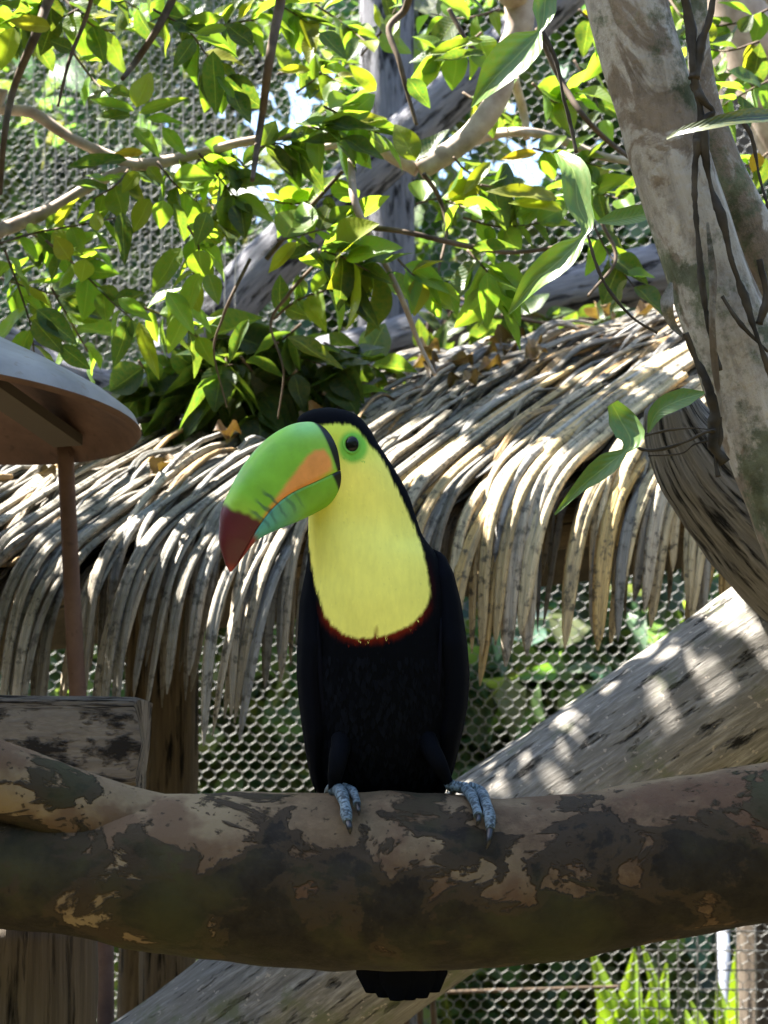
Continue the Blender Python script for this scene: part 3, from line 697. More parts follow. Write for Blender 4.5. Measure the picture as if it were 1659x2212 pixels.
# ------------------------------------------------------------------ thatched hut
hut = thing('thatched_hut', Vector((at(700, 1300, 2.9).x, at(700, 1300, 2.9).y, 0)), 'small hut roofed with grey dry palm strands hanging over its eaves behind the toucan', 'hut')
EL, ER = at(-420, 1255, 2.20), at(1560, 950, 2.52); RL, RR_ = at(-420, 1125, 3.05), at(1680, 655, 3.25)
def roofp(s, t, lift=0.0):
    e = EL.lerp(ER, s); r = RL.lerp(RR_, s); p = r.lerp(e, t)
    p.z += .05 * math.sin(math.pi * min(max(t, 0), 1)) + lift
    return p
NRM = (ER - EL).cross(RL - EL).normalized(); NRM = NRM if NRM.z > 0 else -NRM
dv, df = [], []; nd1, nd2 = 40, 16
for i in range(nd1):
    for k in range(nd2): dv.append(roofp(i / (nd1 - 1) * 1.3 - .15, k / (nd2 - 1) * .97) - NRM * .022)
df = [(i * nd2 + k, (i + 1) * nd2 + k, (i + 1) * nd2 + k + 1, i * nd2 + k + 1) for i in range(nd1 - 1) for k in range(nd2 - 1)]
o = mesh('roof_base', dv + [v - NRM * .03 for v in dv], df + [tuple(nd1 * nd2 + j for j in f[::-1]) for f in df], M['deck'], hut)
bv2 = []
for i in range(nd1):
    sx = i / (nd1 - 1) * 1.3 - .15; r0 = roofp(sx, 0); e0 = roofp(sx, 1)
    be = Vector((r0.x, r0.y + .48, e0.z - .01))
    for k in range(nd2): bv2.append((r0 - NRM * .022).lerp(be, k / (nd2 - 1)))
mesh('rear_slope', bv2 + [v + Vector((0, .02, .03)) for v in bv2], [f[::-1] for f in df] + [tuple(nd1 * nd2 + j for j in f) for f in df], M['deck'], hut)
GREYS = [(.33, .295, .24), (.27, .25, .215), (.38, .32, .235), (.22, .195, .155), (.42, .36, .275), (.30, .285, .265)]
def strand_geo(P, w, seed, fold=.45, twist=0):
    n = len(P); vv, uv = [], []
    for i in range(n):
        t = Vector(P[min(i + 1, n - 1)] - P[max(i - 1, 0)]).normalized()
        f = i / (n - 1); nr = (Vector((-.25, -.75, .6)) + Vector((math.sin(seed) * .5, 0, math.cos(seed) * .3)) + Vector((twist * f, 0, 0))).normalized()
        s_ = t.cross(nr).normalized(); nr = s_.cross(t)
        ww = w * (1 if f < .7 else math.sqrt(max(0.006, 1 - ((f - .7) / .302) ** 2))) * (.75 + .25 * min(1, f * 4))
        for k, (u, h) in enumerate(SECT):
            vv.append(Vector(P[i]) + s_ * ww * u + nr * ww * fold * h); uv.append((k / 4 + seed, f * 6))
    m_ = len(SECT)
    return vv, uv, [(i * m_ + k, i * m_ + (k + 1) % m_, (i + 1) * m_ + (k + 1) % m_, (i + 1) * m_ + k) for i in range(n - 1) for k in range(m_)]
SECT = ((-1, 0), (-.72, .8), (-.28, 1.0), (0, .55), (.28, 1.0), (.72, .8), (1, 0), (0, -.7))
SHIFT = .42
def hang_path(s0, t0, L, droop, lift, step=16):
    P = []; s1 = s0 - SHIFT * (1 - t0) 
    for i in range(6):
        f = i / 5; t = t0 + (1 - t0) * f; s = s0 + (s1 - s0) * f; P.append(roofp(s, t, lift))
    d0 = (P[-1] - P[-2]).normalized(); down = Vector((-.10 + random.uniform(-.08, .08), random.uniform(-.08, .08), -1)).normalized(); p = P[-1].copy(); m = step
    for i in range(m):
        f = (i + 1) / m; k = min(1, f * droop); k = k * k * (3 - 2 * k)
        dr = (d0 * (1 - k) + down * k).normalized(); p = p + dr * (L / m); P.append(p.copy())
    return P
ns_ = 0
for i in range(205):
    s = .02 + 1.38 * ((i + random.random()) / 205); right = s > .95
    ln = random.uniform(.24, .36) * (1.0 if s < .9 else 1.12); t0 = random.uniform(.45, .8)
    lift = random.uniform(-.012, .03)
    if random.random() < .3: ln *= .55
    P = hang_path(s, t0, ln * (1 if s < .9 else .85), random.uniform(1.05, 1.3), lift)
    w_ = random.uniform(.0055, .0088) if s < .9 else random.uniform(.0082, .0125)
    vv, uv, ff = strand_geo(P, w_, random.uniform(0, 6), random.uniform(.45, .8), random.uniform(-.4, .4))
    o = mesh('palm_strand', vv, ff, M['strand'], hut, uv=uv)
    c = random.choice(GREYS); k = random.uniform(.75, 1.2) * (1.15 if s > .9 else 1)
    if s > .8 and random.random() < .8: c = random.choice([(.52, .42, .26), (.48, .36, .19), (.44, .30, .12)])  # right strands golden and lighter: sunlit look put into the colour
    o.color = (c[0] * k, c[1] * k, c[2] * k, 1)
tv, tf, tu, tc = [], [], [], []
def add_strand(P, w, c):
    vv, uv, ff = strand_geo(P, w, random.uniform(0, 6), random.uniform(.45, .9)); b = len(tv)
    tv.extend(vv); tu.extend(uv); tf.extend([tuple(j + b for j in f) for f in ff]); tc.extend([c] * len(vv))
for i in range(1150):
    s0 = random.uniform(-.05, 1.5); t0 = random.uniform(-.06, .85); t1 = min(1.04, t0 + random.uniform(.15, .4)); lift = random.uniform(-.012, .03); sh = SHIFT * random.uniform(.8, 1.2); bend = random.uniform(-.015, .03)
    wig = random.uniform(0, 6)
    P = [roofp(s0 - sh * (t - t0), t, lift + bend * math.sin(3.1 * f) - .02 * f * f + .006 * math.sin(wig + 7 * f)) for f, t in ((j / 9, t0 + (t1 - t0) * j / 9) for j in range(10))]
    c = random.choice(GREYS); k = random.uniform(.35, 1.1)
    if random.random() < .16: c = (.44, .28, .12)  # scattered golden strands stand in for sunlit patches
    add_strand(P, random.uniform(.0032, .0085), (c[0] * k, c[1] * k, c[2] * k))
for i in range(130):                                   # shorter second layer under the eaves, shade put into its darker colour
    s = random.uniform(-.0, 1.35); P = hang_path(s, .8, random.uniform(.08, .2), 2.2, -.035, 8); k = random.uniform(.4, .8); c = random.choice(GREYS)
    P = [p + Vector((0, .03, 0)) for p in P]; add_strand(P, random.uniform(.003, .006), (c[0] * k, c[1] * k, c[2] * k))
mesh('thatch', tv, tf, M['thatch'], hut, uv=tu, col=np.array(tc), kind='stuff')
vpost('post', 378, 1150, 58, 2.62, 'post', None, None, thing_=hut)
vpost('post', 1740, 1050, 60, 2.85, 'post', None, None, thing_=hut)
tube('eave_beam', [at(-300, 1330, 2.62), at(378, 1225, 2.68), at(1050, 1150, 2.75), at(1750, 1080, 2.85)], [.036] * 4, M['post'], hut, n=40, seg=24, rough=.05)
tube('ridge_beam', [roofp(-.1, 0, -.07), roofp(1.1, 0, -.07)], [.03] * 2, M['post'], hut, n=20, seg=16)

# ------------------------------------------------------------------ leaves
def leaf_mesh(name, wr, curl, fold, wav, seg=9):
    vv, uv = [], []
    for i in range(seg + 1):
        t = i / seg; wd = wr * (math.sin(math.pi * min(1, t ** .8)) ** .85) * (1 - .25 * t) * .62 + .004
        for k in range(5):
            u = k / 2 - 1; vv.append((u * wd, t, fold * abs(u) * wd * 1.6 - curl * t * t + wav * math.sin(t * 9 + u * 2) * wd)); uv.append((k / 4, t))
    ff = [(i * 5 + k, i * 5 + k + 1, (i + 1) * 5 + k + 1, (i + 1) * 5 + k) for i in range(seg) for k in range(4)]
    me = bpy.data.meshes.new(name); me.from_pydata(vv, [], ff); me.polygons.foreach_set('use_smooth', [True] * len(ff))
    l = me.uv_layers.new(name='UVMap'); l.data.foreach_set('uv', np.array([uv[j] for f in ff for j in f], dtype=np.float32).ravel())
    return me, np.array(vv), ff, np.array(uv)
LEAF = [leaf_mesh('leaf', wr, c, f, wv) for wr, c, f, wv in ((.42, .12, .25, .10), (.36, .2, .4, .15), (.5, .08, .15, .12), (.4, -.06, .3, .2), (.34, .3, .35, .1), (.46, .16, .5, .08))]
for l in LEAF: l[0].materials.append(M['leaf'])
DEADM = [leaf_mesh('dry_leaf', wr, c, f, wv)[0] for wr, c, f, wv in ((.5, .35, .9, .5), (.6, -.3, .7, .6), (.45, .5, 1.1, .4))]
for m_ in DEADM: m_.materials.append(M['dead'])
def frame(p, d, nrm, L, wsc=1.0):
    d = d.normalized(); s_ = d.cross(nrm)
    if s_.length < 1e-3: s_ = d.cross(Vector((.3, .2, .9)))
    s_.normalize(); n_ = s_.cross(d)
    return Matrix(((s_.x * L * wsc, d.x * L, n_.x * L, p.x), (s_.y * L * wsc, d.y * L, n_.y * L, p.y), (s_.z * L * wsc, d.z * L, n_.z * L, p.z), (0, 0, 0, 1)))
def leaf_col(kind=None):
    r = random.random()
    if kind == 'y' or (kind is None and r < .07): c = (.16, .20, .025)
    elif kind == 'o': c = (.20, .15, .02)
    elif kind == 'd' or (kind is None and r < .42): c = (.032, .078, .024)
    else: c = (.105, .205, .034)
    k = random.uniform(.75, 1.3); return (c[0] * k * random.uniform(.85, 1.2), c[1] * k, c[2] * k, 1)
COUNT = {}
def add_leaf(tree, p, d, nrm, L, wsc=1.0, kind=None, mesh_i=None):
    me = LEAF[random.randrange(len(LEAF)) if mesh_i is None else mesh_i][0]
    o = bpy.data.objects.new('leaf', me); COL.objects.link(o); o.color = leaf_col(kind)
    o.parent = tree; o.matrix_parent_inverse = parent_inv(tree); o.matrix_basis = frame(p, d, nrm, L, wsc)
    COUNT[tree.name] = COUNT.get(tree.name, 0) + 1
def rv(s=1): return Vector((random.uniform(-s, s), random.uniform(-s, s), random.uniform(-s, s)))
def hand_leaf(tree, x0, y0, x1, y1, wpx, d, kind=None):
    dz = random.uniform(-.35, .35); a = at(x0, y0, d); Lp = math.hypot(x1 - x0, y1 - y0); b_ = at(x1, y1, d + mm(Lp, d) * dz)
    L = (b_ - a).length; nrm = -FWD + RT * random.uniform(-.5, .5) + UP * random.uniform(.1, .8)
    mi = random.choice((0, 2, 3)); add_leaf(tree, a, b_ - a, nrm, L, wpx / Lp / .44, kind, mi)
def twig_leaves(tree, pts, d, n, Lpx, r=3, kind=None, mat='twig', dj=.06, droop=.35):
    D = [d + random.uniform(-dj, dj) for _ in pts]
    C3 = [at(x, y, dd) for (x, y), dd in zip(pts, D)]
    tube('twig', C3, [mm(r, d) * (1 - .5 * i / (len(pts) - 1)) for i in range(len(pts))], M[mat], tree, n=8 * len(pts), seg=7, rough=.15, rscale=50)
    S3 = spline(np.array([tuple(p) for p in C3]), 40)
    for i in range(n):
        f = .12 + .88 * (i + random.uniform(-.2, .2)) / max(1, n - 1); j = int(min(39, max(0, f * 39)))
        p = Vector(S3[j]); t = Vector(S3[min(39, j + 1)] - S3[max(0, j - 1)]).normalized()
        side = t.cross(-FWD).normalized() * (1 if i % 2 else -1)
        a = random.uniform(.5, 1.25) if f < .95 else random.uniform(0, .4)
        dd = t * math.cos(a) + side * math.sin(a) + rv(.28) + Vector((0, 0, -droop * random.uniform(.2, 1.4)))
        nrm = Vector((0, -.55, .85)) + rv(.75)
        add_leaf(tree, p, dd, nrm, mm(Lpx * random.uniform(.9, 1.5), d), random.uniform(.95, 1.4), kind)

# --- tree whose boughs come in from the left
lt = thing('leafy_tree', Vector((-1.35, 2.5, 0)), 'leafy tree with sunlit branch reaching over the grey metal canopy', 'tree', None)
D1 = 2.32
def bough(tree, path, d, mat='branch', name='branch', dj=.03):
    tube(name, [at(x, y, d + random.uniform(-dj, dj)) for x, y, r in path], [mm(r, d) for x, y, r in path], M[mat], tree, n=12 * len(path), seg=14, rough=.07, rscale=30)
tube('trunk', [Vector((-1.35, 2.5, -.05)), Vector((-1.3, 2.48, .8)), Vector((-1.2, 2.45, 1.5)), Vector((-1.15, 2.42, 2.3)), Vector((-1.2, 2.5, 3.1))], [.07, .06, .055, .045, .03], M['branch'], lt, n=50, seg=24, rough=.06)
tube('branch', [Vector((-1.2, 2.45, 1.5)), Vector((-.9, 2.4, 1.98))] + [at(x, y, D1) for x, y in ((-60, 535), (20, 492), (120, 448), (200, 398), (290, 358))], [.03, .024] + [mm(r, D1) for r in (17, 16, 14, 12, 10)], M['branch'], lt, n=70, seg=16, rough=.06, rscale=30)
tube('branch', [Vector((-1.17, 2.43, 2.0)), Vector((-.9, 2.4, 2.18))] + [at(x, y, D1) for x, y in ((-60, 220), (0, 236), (70, 244), (150, 296), (250, 342), (310, 356), (430, 332), (520, 308), (600, 296), (650, 290))], [.028, .02] + [mm(r, D1) for r in (14, 13, 13, 12, 12, 14, 11, 10, 9, 6)], M['branch'], lt, n=110, seg=16, rough=.06, rscale=30)
for path in ([(130, -60, 13), (105, 0, 11), (75, 80, 10), (30, 190, 8), (10, 290, 7), (0, 420, 5)], [(395, -60, 10), (372, 0, 9), (335, 70, 8), (295, 130, 7), (265, 170, 5)], [(205, -30, 5), (185, 40, 5), (150, 130, 4), (125, 230, 3)],
             [(612, -60, 11), (606, 0, 11), (582, 130, 10), (566, 250, 8), (555, 320, 7), (545, 390, 5)]):
    bough(lt, path, D1 - .08, 'twig', 'twig')
TW1 = [  # path, depth, n, leaf px
 ([(120, -20), (60, 40), (10, 70)], 2.3, 9, 62), ([(170, 20), (120, 40), (60, 30)], 2.35, 7, 62), ([(205, 10), (240, -10), (300, 20)], 2.4, 6, 60),
 ([(155, 110), (200, 170), (262, 230)], 2.3, 5, 46), ([(330, 20), (400, 60), (440, 110), (500, 200)], 2.28, 11, 66), ([(420, 70), (480, 55), (560, 40)], 2.35, 7, 66),
 ([(560, 0), (620, 20), (690, 70)], 2.42, 8, 62), ([(340, 350), (380, 400), (430, 440)], 2.3, 8, 66), ([(430, 332), (470, 380), (520, 440)], 2.28, 9, 78), ([(280, 362), (250, 400), (200, 430)], 2.3, 7, 58),
 ([(0, 525), (90, 500), (180, 485), (250, 470)], 2.3, 10, 56), ([(100, 520), (170, 580), (240, 650), (285, 690)], 2.25, 9, 66), ([(60, 500), (120, 530), (210, 545)], 2.33, 10, 54),
 ([(10, 540), (40, 620), (65, 700), (75, 770)], 2.2, 9, 70), ([(0, 600), (60, 620), (130, 640)], 2.4, 8, 70), ([(110, 620), (150, 690), (190, 760)], 2.35, 6, 72),
 ([(300, 660), (370, 690), (430, 730)], 2.35, 7, 66), ([(400, 480), (430, 540), (410, 620), (400, 690)], 2.28, 7, 62), ([(545, 390), (510, 340), (470, 350)], 2.3, 6, 60), ([(555, 320), (600, 310), (650, 330)], 2.3, 7, 62),
 ([(440, 330), (420, 370), (450, 430), (480, 490)], 2.35, 8, 76), ([(130, -10), (210, 60), (290, 60), (360, 30)], 2.5, 9, 66), ([(0, 110), (30, 60), (80, 90)], 2.4, 6, 66)]
for pts, d, n, L in TW1: twig_leaves(lt, pts, d, round(n * 1.38), L * 1.1)
HL1 = [(295, 232, 325, 150, 44, 'y'), (290, 240, 195, 218, 26), (282, 250, 200, 252, 28), (300, 245, 405, 208, 24), (315, 256, 397, 270, 24), (290, 275, 345, 335, 30), (350, 276, 402, 336, 30), (275, 345, 143, 366, 36), (155, 108, 108, 86, 34),
 (420, 85, 375, 145, 28), (545, 97, 485, 48, 32), (490, 60, 420, 70, 22), (505, 212, 468, 160, 20), (460, 110, 466, 252, 40, 'd'), (325, 430, 284, 502, 40), (352, 432, 345, 494, 46), (375, 440, 405, 522, 32), (262, 458, 271, 570, 34), (447, 458, 425, 530, 40),
 (392, 536, 325, 632, 44), (430, 540, 436, 602, 46), (432, 590, 388, 690, 40), (450, 592, 472, 655, 36), (360, 630, 422, 718, 42), (255, 645, 330, 698, 30), (300, 695, 345, 822, 34, 'y'), (282, 690, 243, 795, 34, 'd'), (80, 668, 168, 742, 40, 'd'), (72, 690, 136, 762, 40, 'd'), (130, 745, 195, 800, 38, 'd'),
 (30, 60, 0, 150, 40, 'y'), (110, 60, 20, 48, 40, 'y'), (310, 330, 245, 335, 22, 'o'), (320, 360, 352, 400, 26, 'y'), (300, 372, 262, 415, 30, 'y'), (150, 560, 118, 510, 36, 'y'), (185, 560, 175, 610, 36, 'y'), (210, 500, 208, 450, 26, 'y')]
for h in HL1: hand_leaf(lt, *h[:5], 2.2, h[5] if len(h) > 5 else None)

# --- middle tree with the pale forked bough
mt = thing('forked_bough_tree', Vector((.75, 2.75, 0)), 'pale pinkish forked bough with drooping leaves above the thatched roof', 'tree')
D2 = 2.45
tube('trunk', [Vector((.75, 2.75, -.05)), Vector((.8, 2.8, 1.0)), Vector((.7, 2.7, 2.1)), Vector((.5, 2.6, 2.7)), Vector((.35, 2.55, 3.2))], [.08, .065, .055, .05, .035], M['branch'], mt, n=60, seg=24, rough=.06)
tube('branch', [Vector((.42, 2.55, 2.95))] + [at(x, y, D2) for x, y in ((1135, -80), (1122, 0), (1122, 60), (1092, 120), (1085, 190), (1040, 265), (985, 318), (905, 368))] , [.022] + [mm(r, D2) for r in (34, 33, 30, 22, 24, 25, 24, 24)], M['branch'], mt, n=110, seg=24, rough=.07, rscale=25)
bough(mt, [(905, 362, 22), (860, 340, 19), (820, 318, 17), (770, 305, 13), (700, 318, 7)], D2, dj=.01)
bough(mt, [(985, 318, 14), (1060, 292, 12), (1130, 285, 10), (1200, 298, 10), (1290, 335, 9), (1370, 350, 8)], D2 + .05)
bough(mt, [(1110, 170, 11), (1130, 240, 10), (1138, 300, 8)], D2 + .1)
bough(mt, [(758, 345, 7), (765, 430, 9), (790, 490, 8), (830, 565, 7), (870, 650, 6), (905, 740, 5), (940, 810, 4)], D2 - .15, 'branch', 'twig')
for path in ([(892, -40, 9), (875, 20, 8), (840, 62, 7), (862, 130, 6), (880, 200, 5), (900, 270, 4)], [(1160, 60, 6), (1210, 170, 7), (1260, 250, 6), (1320, 310, 6), (1390, 360, 5)], [(780, 490, 6), (870, 500, 6), (980, 525, 6), (1100, 545, 5), (1230, 530, 4)],
             [(600, 905, 1.5), (612, 800, 2.2), (585, 700, 3), (620, 640, 4), (668, 585, 4), (720, 540, 4), (780, 490, 4)], [(915, 375, 5), (950, 430, 5), (965, 500, 4), (945, 590, 3), (935, 640, 2)], [(540, 560, 4), (500, 640, 3.5), (480, 690, 3), (462, 760, 2.2), (490, 880, 1.5)], [(575, 560, 5), (650, 470, 5), (740, 370, 4)], [(970, 20, 5), (1010, 90, 5), (1040, 120, 4)], [(1270, 640, 3), (1330, 560, 4), (1300, 480, 4)]):
    bough(mt, path, D2 - .1, 'twig', 'twig')
TW2 = [([(680, 10), (740, 50), (790, 90)], 2.5, 7, 60), ([(600, 160), (670, 150), (740, 180)], 2.45, 8, 60), ([(700, 230), (760, 260), (820, 290)], 2.3, 9, 74), ([(640, 265), (700, 280), (780, 285)], 2.35, 9, 74),
 ([(640, 200), (680, 170), (720, 120)], 2.5, 7, 58), ([(570, 430), (640, 440), (720, 420)], 2.4, 8, 66), ([(600, 520), (680, 500), (760, 480)], 2.3, 9, 84), ([(690, 540), (750, 560), (820, 600)], 2.3, 8, 92), ([(590, 690), (640, 650), (720, 620)], 2.35, 8, 66),
 ([(1040, 70), (990, 110), (940, 120)], 2.5, 7, 70), ([(900, 440), (950, 430), (1010, 450)], 2.4, 9, 58), ([(1040, 400), (1110, 410), (1200, 420)], 2.4, 9, 84), ([(1200, 390), (1270, 410), (1340, 430)], 2.45, 9, 70), ([(980, 340), (1010, 370), (1060, 380)], 2.4, 6, 62),
 ([(1000, 470), (1080, 490), (1180, 480)], 2.4, 9, 64), ([(860, 560), (900, 600), (960, 620)], 2.3, 7, 72), ([(1010, 540), (1060, 600), (1070, 660)], 2.3, 8, 78), ([(1150, 180), (1200, 220), (1250, 200)], 2.5, 7, 66),
 ([(1000, 200), (1050, 230), (1100, 250)], 2.5, 6, 60), ([(1280, 480), (1310, 540), (1370, 620)], 2.4, 7, 66), ([(1080, 20), (1000, 40), (930, 30)], 2.6, 7, 62), ([(780, 120), (830, 60), (860, 10)], 2.6, 6, 60), ([(1150, 320), (1220, 340), (1300, 360)], 2.5, 8, 60)]
for pts, d, n, L in TW2: twig_leaves(mt, pts, d, round(n * 1.35), L * 1.05)
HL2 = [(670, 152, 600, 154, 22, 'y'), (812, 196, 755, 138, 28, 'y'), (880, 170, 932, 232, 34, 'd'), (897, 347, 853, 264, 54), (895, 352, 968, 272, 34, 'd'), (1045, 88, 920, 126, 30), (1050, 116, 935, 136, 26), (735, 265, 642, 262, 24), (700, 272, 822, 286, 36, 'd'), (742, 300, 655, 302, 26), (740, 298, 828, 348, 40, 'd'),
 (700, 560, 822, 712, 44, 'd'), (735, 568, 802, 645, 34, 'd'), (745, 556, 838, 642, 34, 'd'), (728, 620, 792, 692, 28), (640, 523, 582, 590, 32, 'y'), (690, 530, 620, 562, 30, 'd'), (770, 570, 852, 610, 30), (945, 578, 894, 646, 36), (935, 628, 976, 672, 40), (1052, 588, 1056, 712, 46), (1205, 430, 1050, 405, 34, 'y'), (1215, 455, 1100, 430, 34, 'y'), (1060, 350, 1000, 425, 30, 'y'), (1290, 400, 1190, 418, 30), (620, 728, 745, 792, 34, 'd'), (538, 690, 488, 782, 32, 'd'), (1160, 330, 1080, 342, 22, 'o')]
for h in HL2: hand_leaf(mt, *h[:5], 2.28, h[5] if len(h) > 5 else None)

# --- dark shrub over the roof
sh = thing('dark_shrub', Vector((at(760, 900, 3.15).x, at(560, 900, 3.15).y, 0)), 'dark glossy-leaved shrub growing over the thatched ridge beside the round metal canopy', 'shrub')
D3 = 2.62
for i, (x, y) in enumerate(((430, 800), (520, 780), (620, 790), (700, 850))):
    tube('stem', [sh.location + Vector((.05 * i, 0, 0)), at(700, 1000, 3.1), at(x, y, D3)], [.006, .005, .003], M['twig'], sh, n=30, seg=8)
TW3 = [([(450, 760), (390, 800), (300, 850)], D3, 8, 88), ([(470, 770), (430, 840), (400, 910)], D3, 8, 92), ([(490, 770), (480, 850), (470, 930)], D3, 8, 92), ([(520, 770), (560, 830), (560, 910)], D3, 8, 88), ([(600, 740), (560, 780), (480, 790)], D3, 8, 84), ([(600, 800), (660, 840), (730, 860)], D3, 9, 80), ([(560, 760), (640, 770), (730, 800)], D3, 9, 80), ([(350, 760), (420, 740), (500, 730)], D3, 8, 80), ([(560, 880), (620, 880), (690, 870)], D3 + .1, 9, 70), ([(430, 880), (500, 890), (560, 900)], D3 + .1, 8, 80), ([(600, 850), (560, 880), (500, 880)], D3 + .1, 8, 80), ([(650, 700), (600, 740), (540, 760)], D3, 8, 80), ([(700, 740), (760, 770), (820, 800)], D3 + .1, 8, 76), ([(300, 780), (340, 830), (400, 860)], D3, 7, 80), ([(640, 800), (600, 850), (610, 900)], D3, 7, 80)]
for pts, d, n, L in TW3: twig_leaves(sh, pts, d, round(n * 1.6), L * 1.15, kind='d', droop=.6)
sh2 = thing('low_shrub', Vector((at(800, 800, 3.5).x, at(1080, 800, 3.5).y, 0)), 'low blue-green shrub tucked behind the thatched ridge under the grey rail log', 'shrub')
for i, (x, y) in enumerate(((960, 760), (1080, 700), (1190, 700), (1290, 690))):
    tube('stem', [sh2.location + Vector((.06 * i, 0, 0)), at(900, 900, 3.4), at(x, y, 3.3)], [.006, .005, .003], M['twig'], sh2, n=30, seg=8)
for pts, d, n, L in (([(880, 800), (960, 760), (1040, 740)], 3.25, 10, 66), ([(820, 830), (890, 800), (960, 790)], 3.2, 9, 62), ([(1000, 720), (1060, 730), (1140, 750)], 3.3, 10, 66), ([(1040, 690), (1120, 680), (1200, 690)], 3.3, 10, 66), ([(1180, 720), (1240, 700), (1320, 690)], 3.35, 9, 66), ([(900, 770), (960, 700), (990, 640)], 3.3, 8, 66), ([(1090, 740), (1170, 730), (1260, 730)], 3.3, 9, 60)):
    twig_leaves(sh2, pts, d, n, L, kind='d', droop=.2)
# --- tree at the right edge
rt = thing('green_tree', Vector((1.35, 3.0, 0)), 'leafy tree with bright and dark leaves seen beyond the pale leaning trunk', 'tree')
tube('trunk', [Vector((1.35, 3.0, -.05)), Vector((1.2, 2.95, 1.2)), Vector((1.05, 2.8, 2.2)), at(1640, -60, 2.6)], [.06, .05, .035, .02], M['branch'], rt, n=40, seg=16, rough=.06)
for pts, d, n, L in (([(1660, 20), (1590, 50), (1510, 60)], 2.5, 8, 66), ([(1640, 90), (1570, 110), (1500, 100)], 2.5, 7, 70), ([(1670, 170), (1610, 200), (1560, 230)], 2.4, 8, 70), ([(1670, 250), (1620, 180), (1570, 150)], 2.5, 8, 66), ([(1660, 330), (1630, 350), (1580, 370)], 2.7, 7, 60), ([(1680, 620), (1650, 660), (1640, 720)], 2.4, 6, 66), ([(1700, 720), (1650, 700), (1610, 640)], 2.6, 6, 60), ([(1440, -10), (1480, 40), (1520, 20)], 2.8, 6, 60), ([(1250, 20), (1290, 60), (1320, 120)], 2.7, 7, 60), ([(1240, 130), (1280, 200), (1300, 260)], 2.8, 7, 60), ([(1670, 420), (1640, 460), (1600, 440)], 2.6, 6, 60)):
    twig_leaves(rt, pts, d, n, L, mat='twig')
for h in ((1540, 90, 1512, 40, 40, 'y'), (1500, 130, 1560, 170, 34), (1640, 330, 1625, 372, 26, 'o'), (1600, 70, 1625, 30, 36)): hand_leaf(rt, *h[:5], 2.45, h[5] if len(h) > 5 else None)

# --- foliage masses (leaves added overhead for shade, far wood, unseen wood around)
def leaf_mass(name, parent, pts, Lr, colf, nrmf=None, mat='leafs', variant=(0, 2, 4)):
    base = [LEAF[v] for v in variant]; VV, FF, UU, CC = [], [], [], []; b = 0
    sub = []
    for me, vv, ff, uv in base:
        keep = [0, 3, 6, 9]; idx = [i * 5 + k for i in keep for k in (0, 2, 4)]
        sub.append((vv[idx], [(i * 3 + k, i * 3 + k + 1, (i + 1) * 3 + k + 1, (i + 1) * 3 + k) for i in range(3) for k in range(2)], uv[idx]))
    for p in pts:
        v, f, u = random.choice(sub); m = frame(p, rv() + Vector((0, 0, -.35)), Vector((0, -.3, .8)) + rv(.9), random.uniform(*Lr), random.uniform(.8, 1.3)); A = np.array(m)
        VV.append(v @ A[:3, :3].T + A[:3, 3]); FF += [tuple(j + b for j in q) for q in f]; UU.append(u); CC += [colf()] * len(v); b += len(v)
    VV = np.vstack(VV); return mesh(name, VV, FF, M[mat], parent, uv=np.vstack(UU), col=np.array(CC), kind='stuff')
# crown leaves, unseen, added up-sun to shade bird, perch, trunk, feeder and more
tg = []
def shade(pxs, pys, d, n, k0=.95, k1=1.6, jit_=.05):
    out = []
    while len(out) < n:
        p = at(random.uniform(*pxs), random.uniform(*pys), d) + SUN * random.uniform(k0, k1) + rv(jit_)
        x, y, dd = px_of(p)
        if y < -60: out.append(p)
    return out
cl = shade((-150, 1700), (1640, 1760), 1.5, 900) + shade((560, 1060), (840, 1720), 1.54, 700) + shade((-250, 320), (760, 1000), 2.0, 260, 1.2, 1.8) + shade((-100, 330), (1480, 1700), 1.85, 160)
cr = shade((1230, 1750), (-100, 1150), 1.72, 900, 1.0, 1.7) + shade((1400, 1750), (900, 1300), 1.9, 260, 1.2, 1.8)
cr += shade((200, 1500), (760, 1050), 2.8, 420, 1.2, 2.0, .1)
cr += shade((480, 1400), (0, 640), 3.6, 420, 1.3, 2.2, .1) + shade((-100, 420), (700, 900), 3.4, 120, 1.3, 2.0, .1)
cr += shade((-250, 620), (1250, 1480), 2.3, 70, 1.3, 2.0, .04) + shade((300, 1500), (720, 880), 3.1, 260, 1.3, 2.0, .05) + shade((-250, 500), (1000, 1110), 2.8, 60, 1.3, 2.0, .04)
cr += shade((230, 900), (700, 930), 2.65, 330, 1.2, 1.9, .04) + shade((850, 1420), (560, 800), 2.6, 330, 1.2, 1.9, .08)
for d_ in (1.8, 1.9, 2.0, 2.1, 2.2): cl += shade((-400, 330), (740, 930), d_, 230, .75, 1.4, .03)
cl += shade((470, 780), (890, 1240), 1.48, 320, .95, 1.6, .03)
for _ in range(90):                                  # unseen leaves added to keep the flank of the leaning log in shade
    x = random.uniform(960, 1640); p = at(x, diag(x) + random.uniform(150, 350), LD - .06) + SUN * random.uniform(1.1, 1.9) + rv(.03)
    if px_of(p)[1] < -60: cr.append(p)
lc = lambda: leaf_col()[:3]
leaf_mass('shade_crown', lt, cl, (.045, .085), lc)
leaf_mass('shade_crown', mt, cr, (.045, .085), lc)
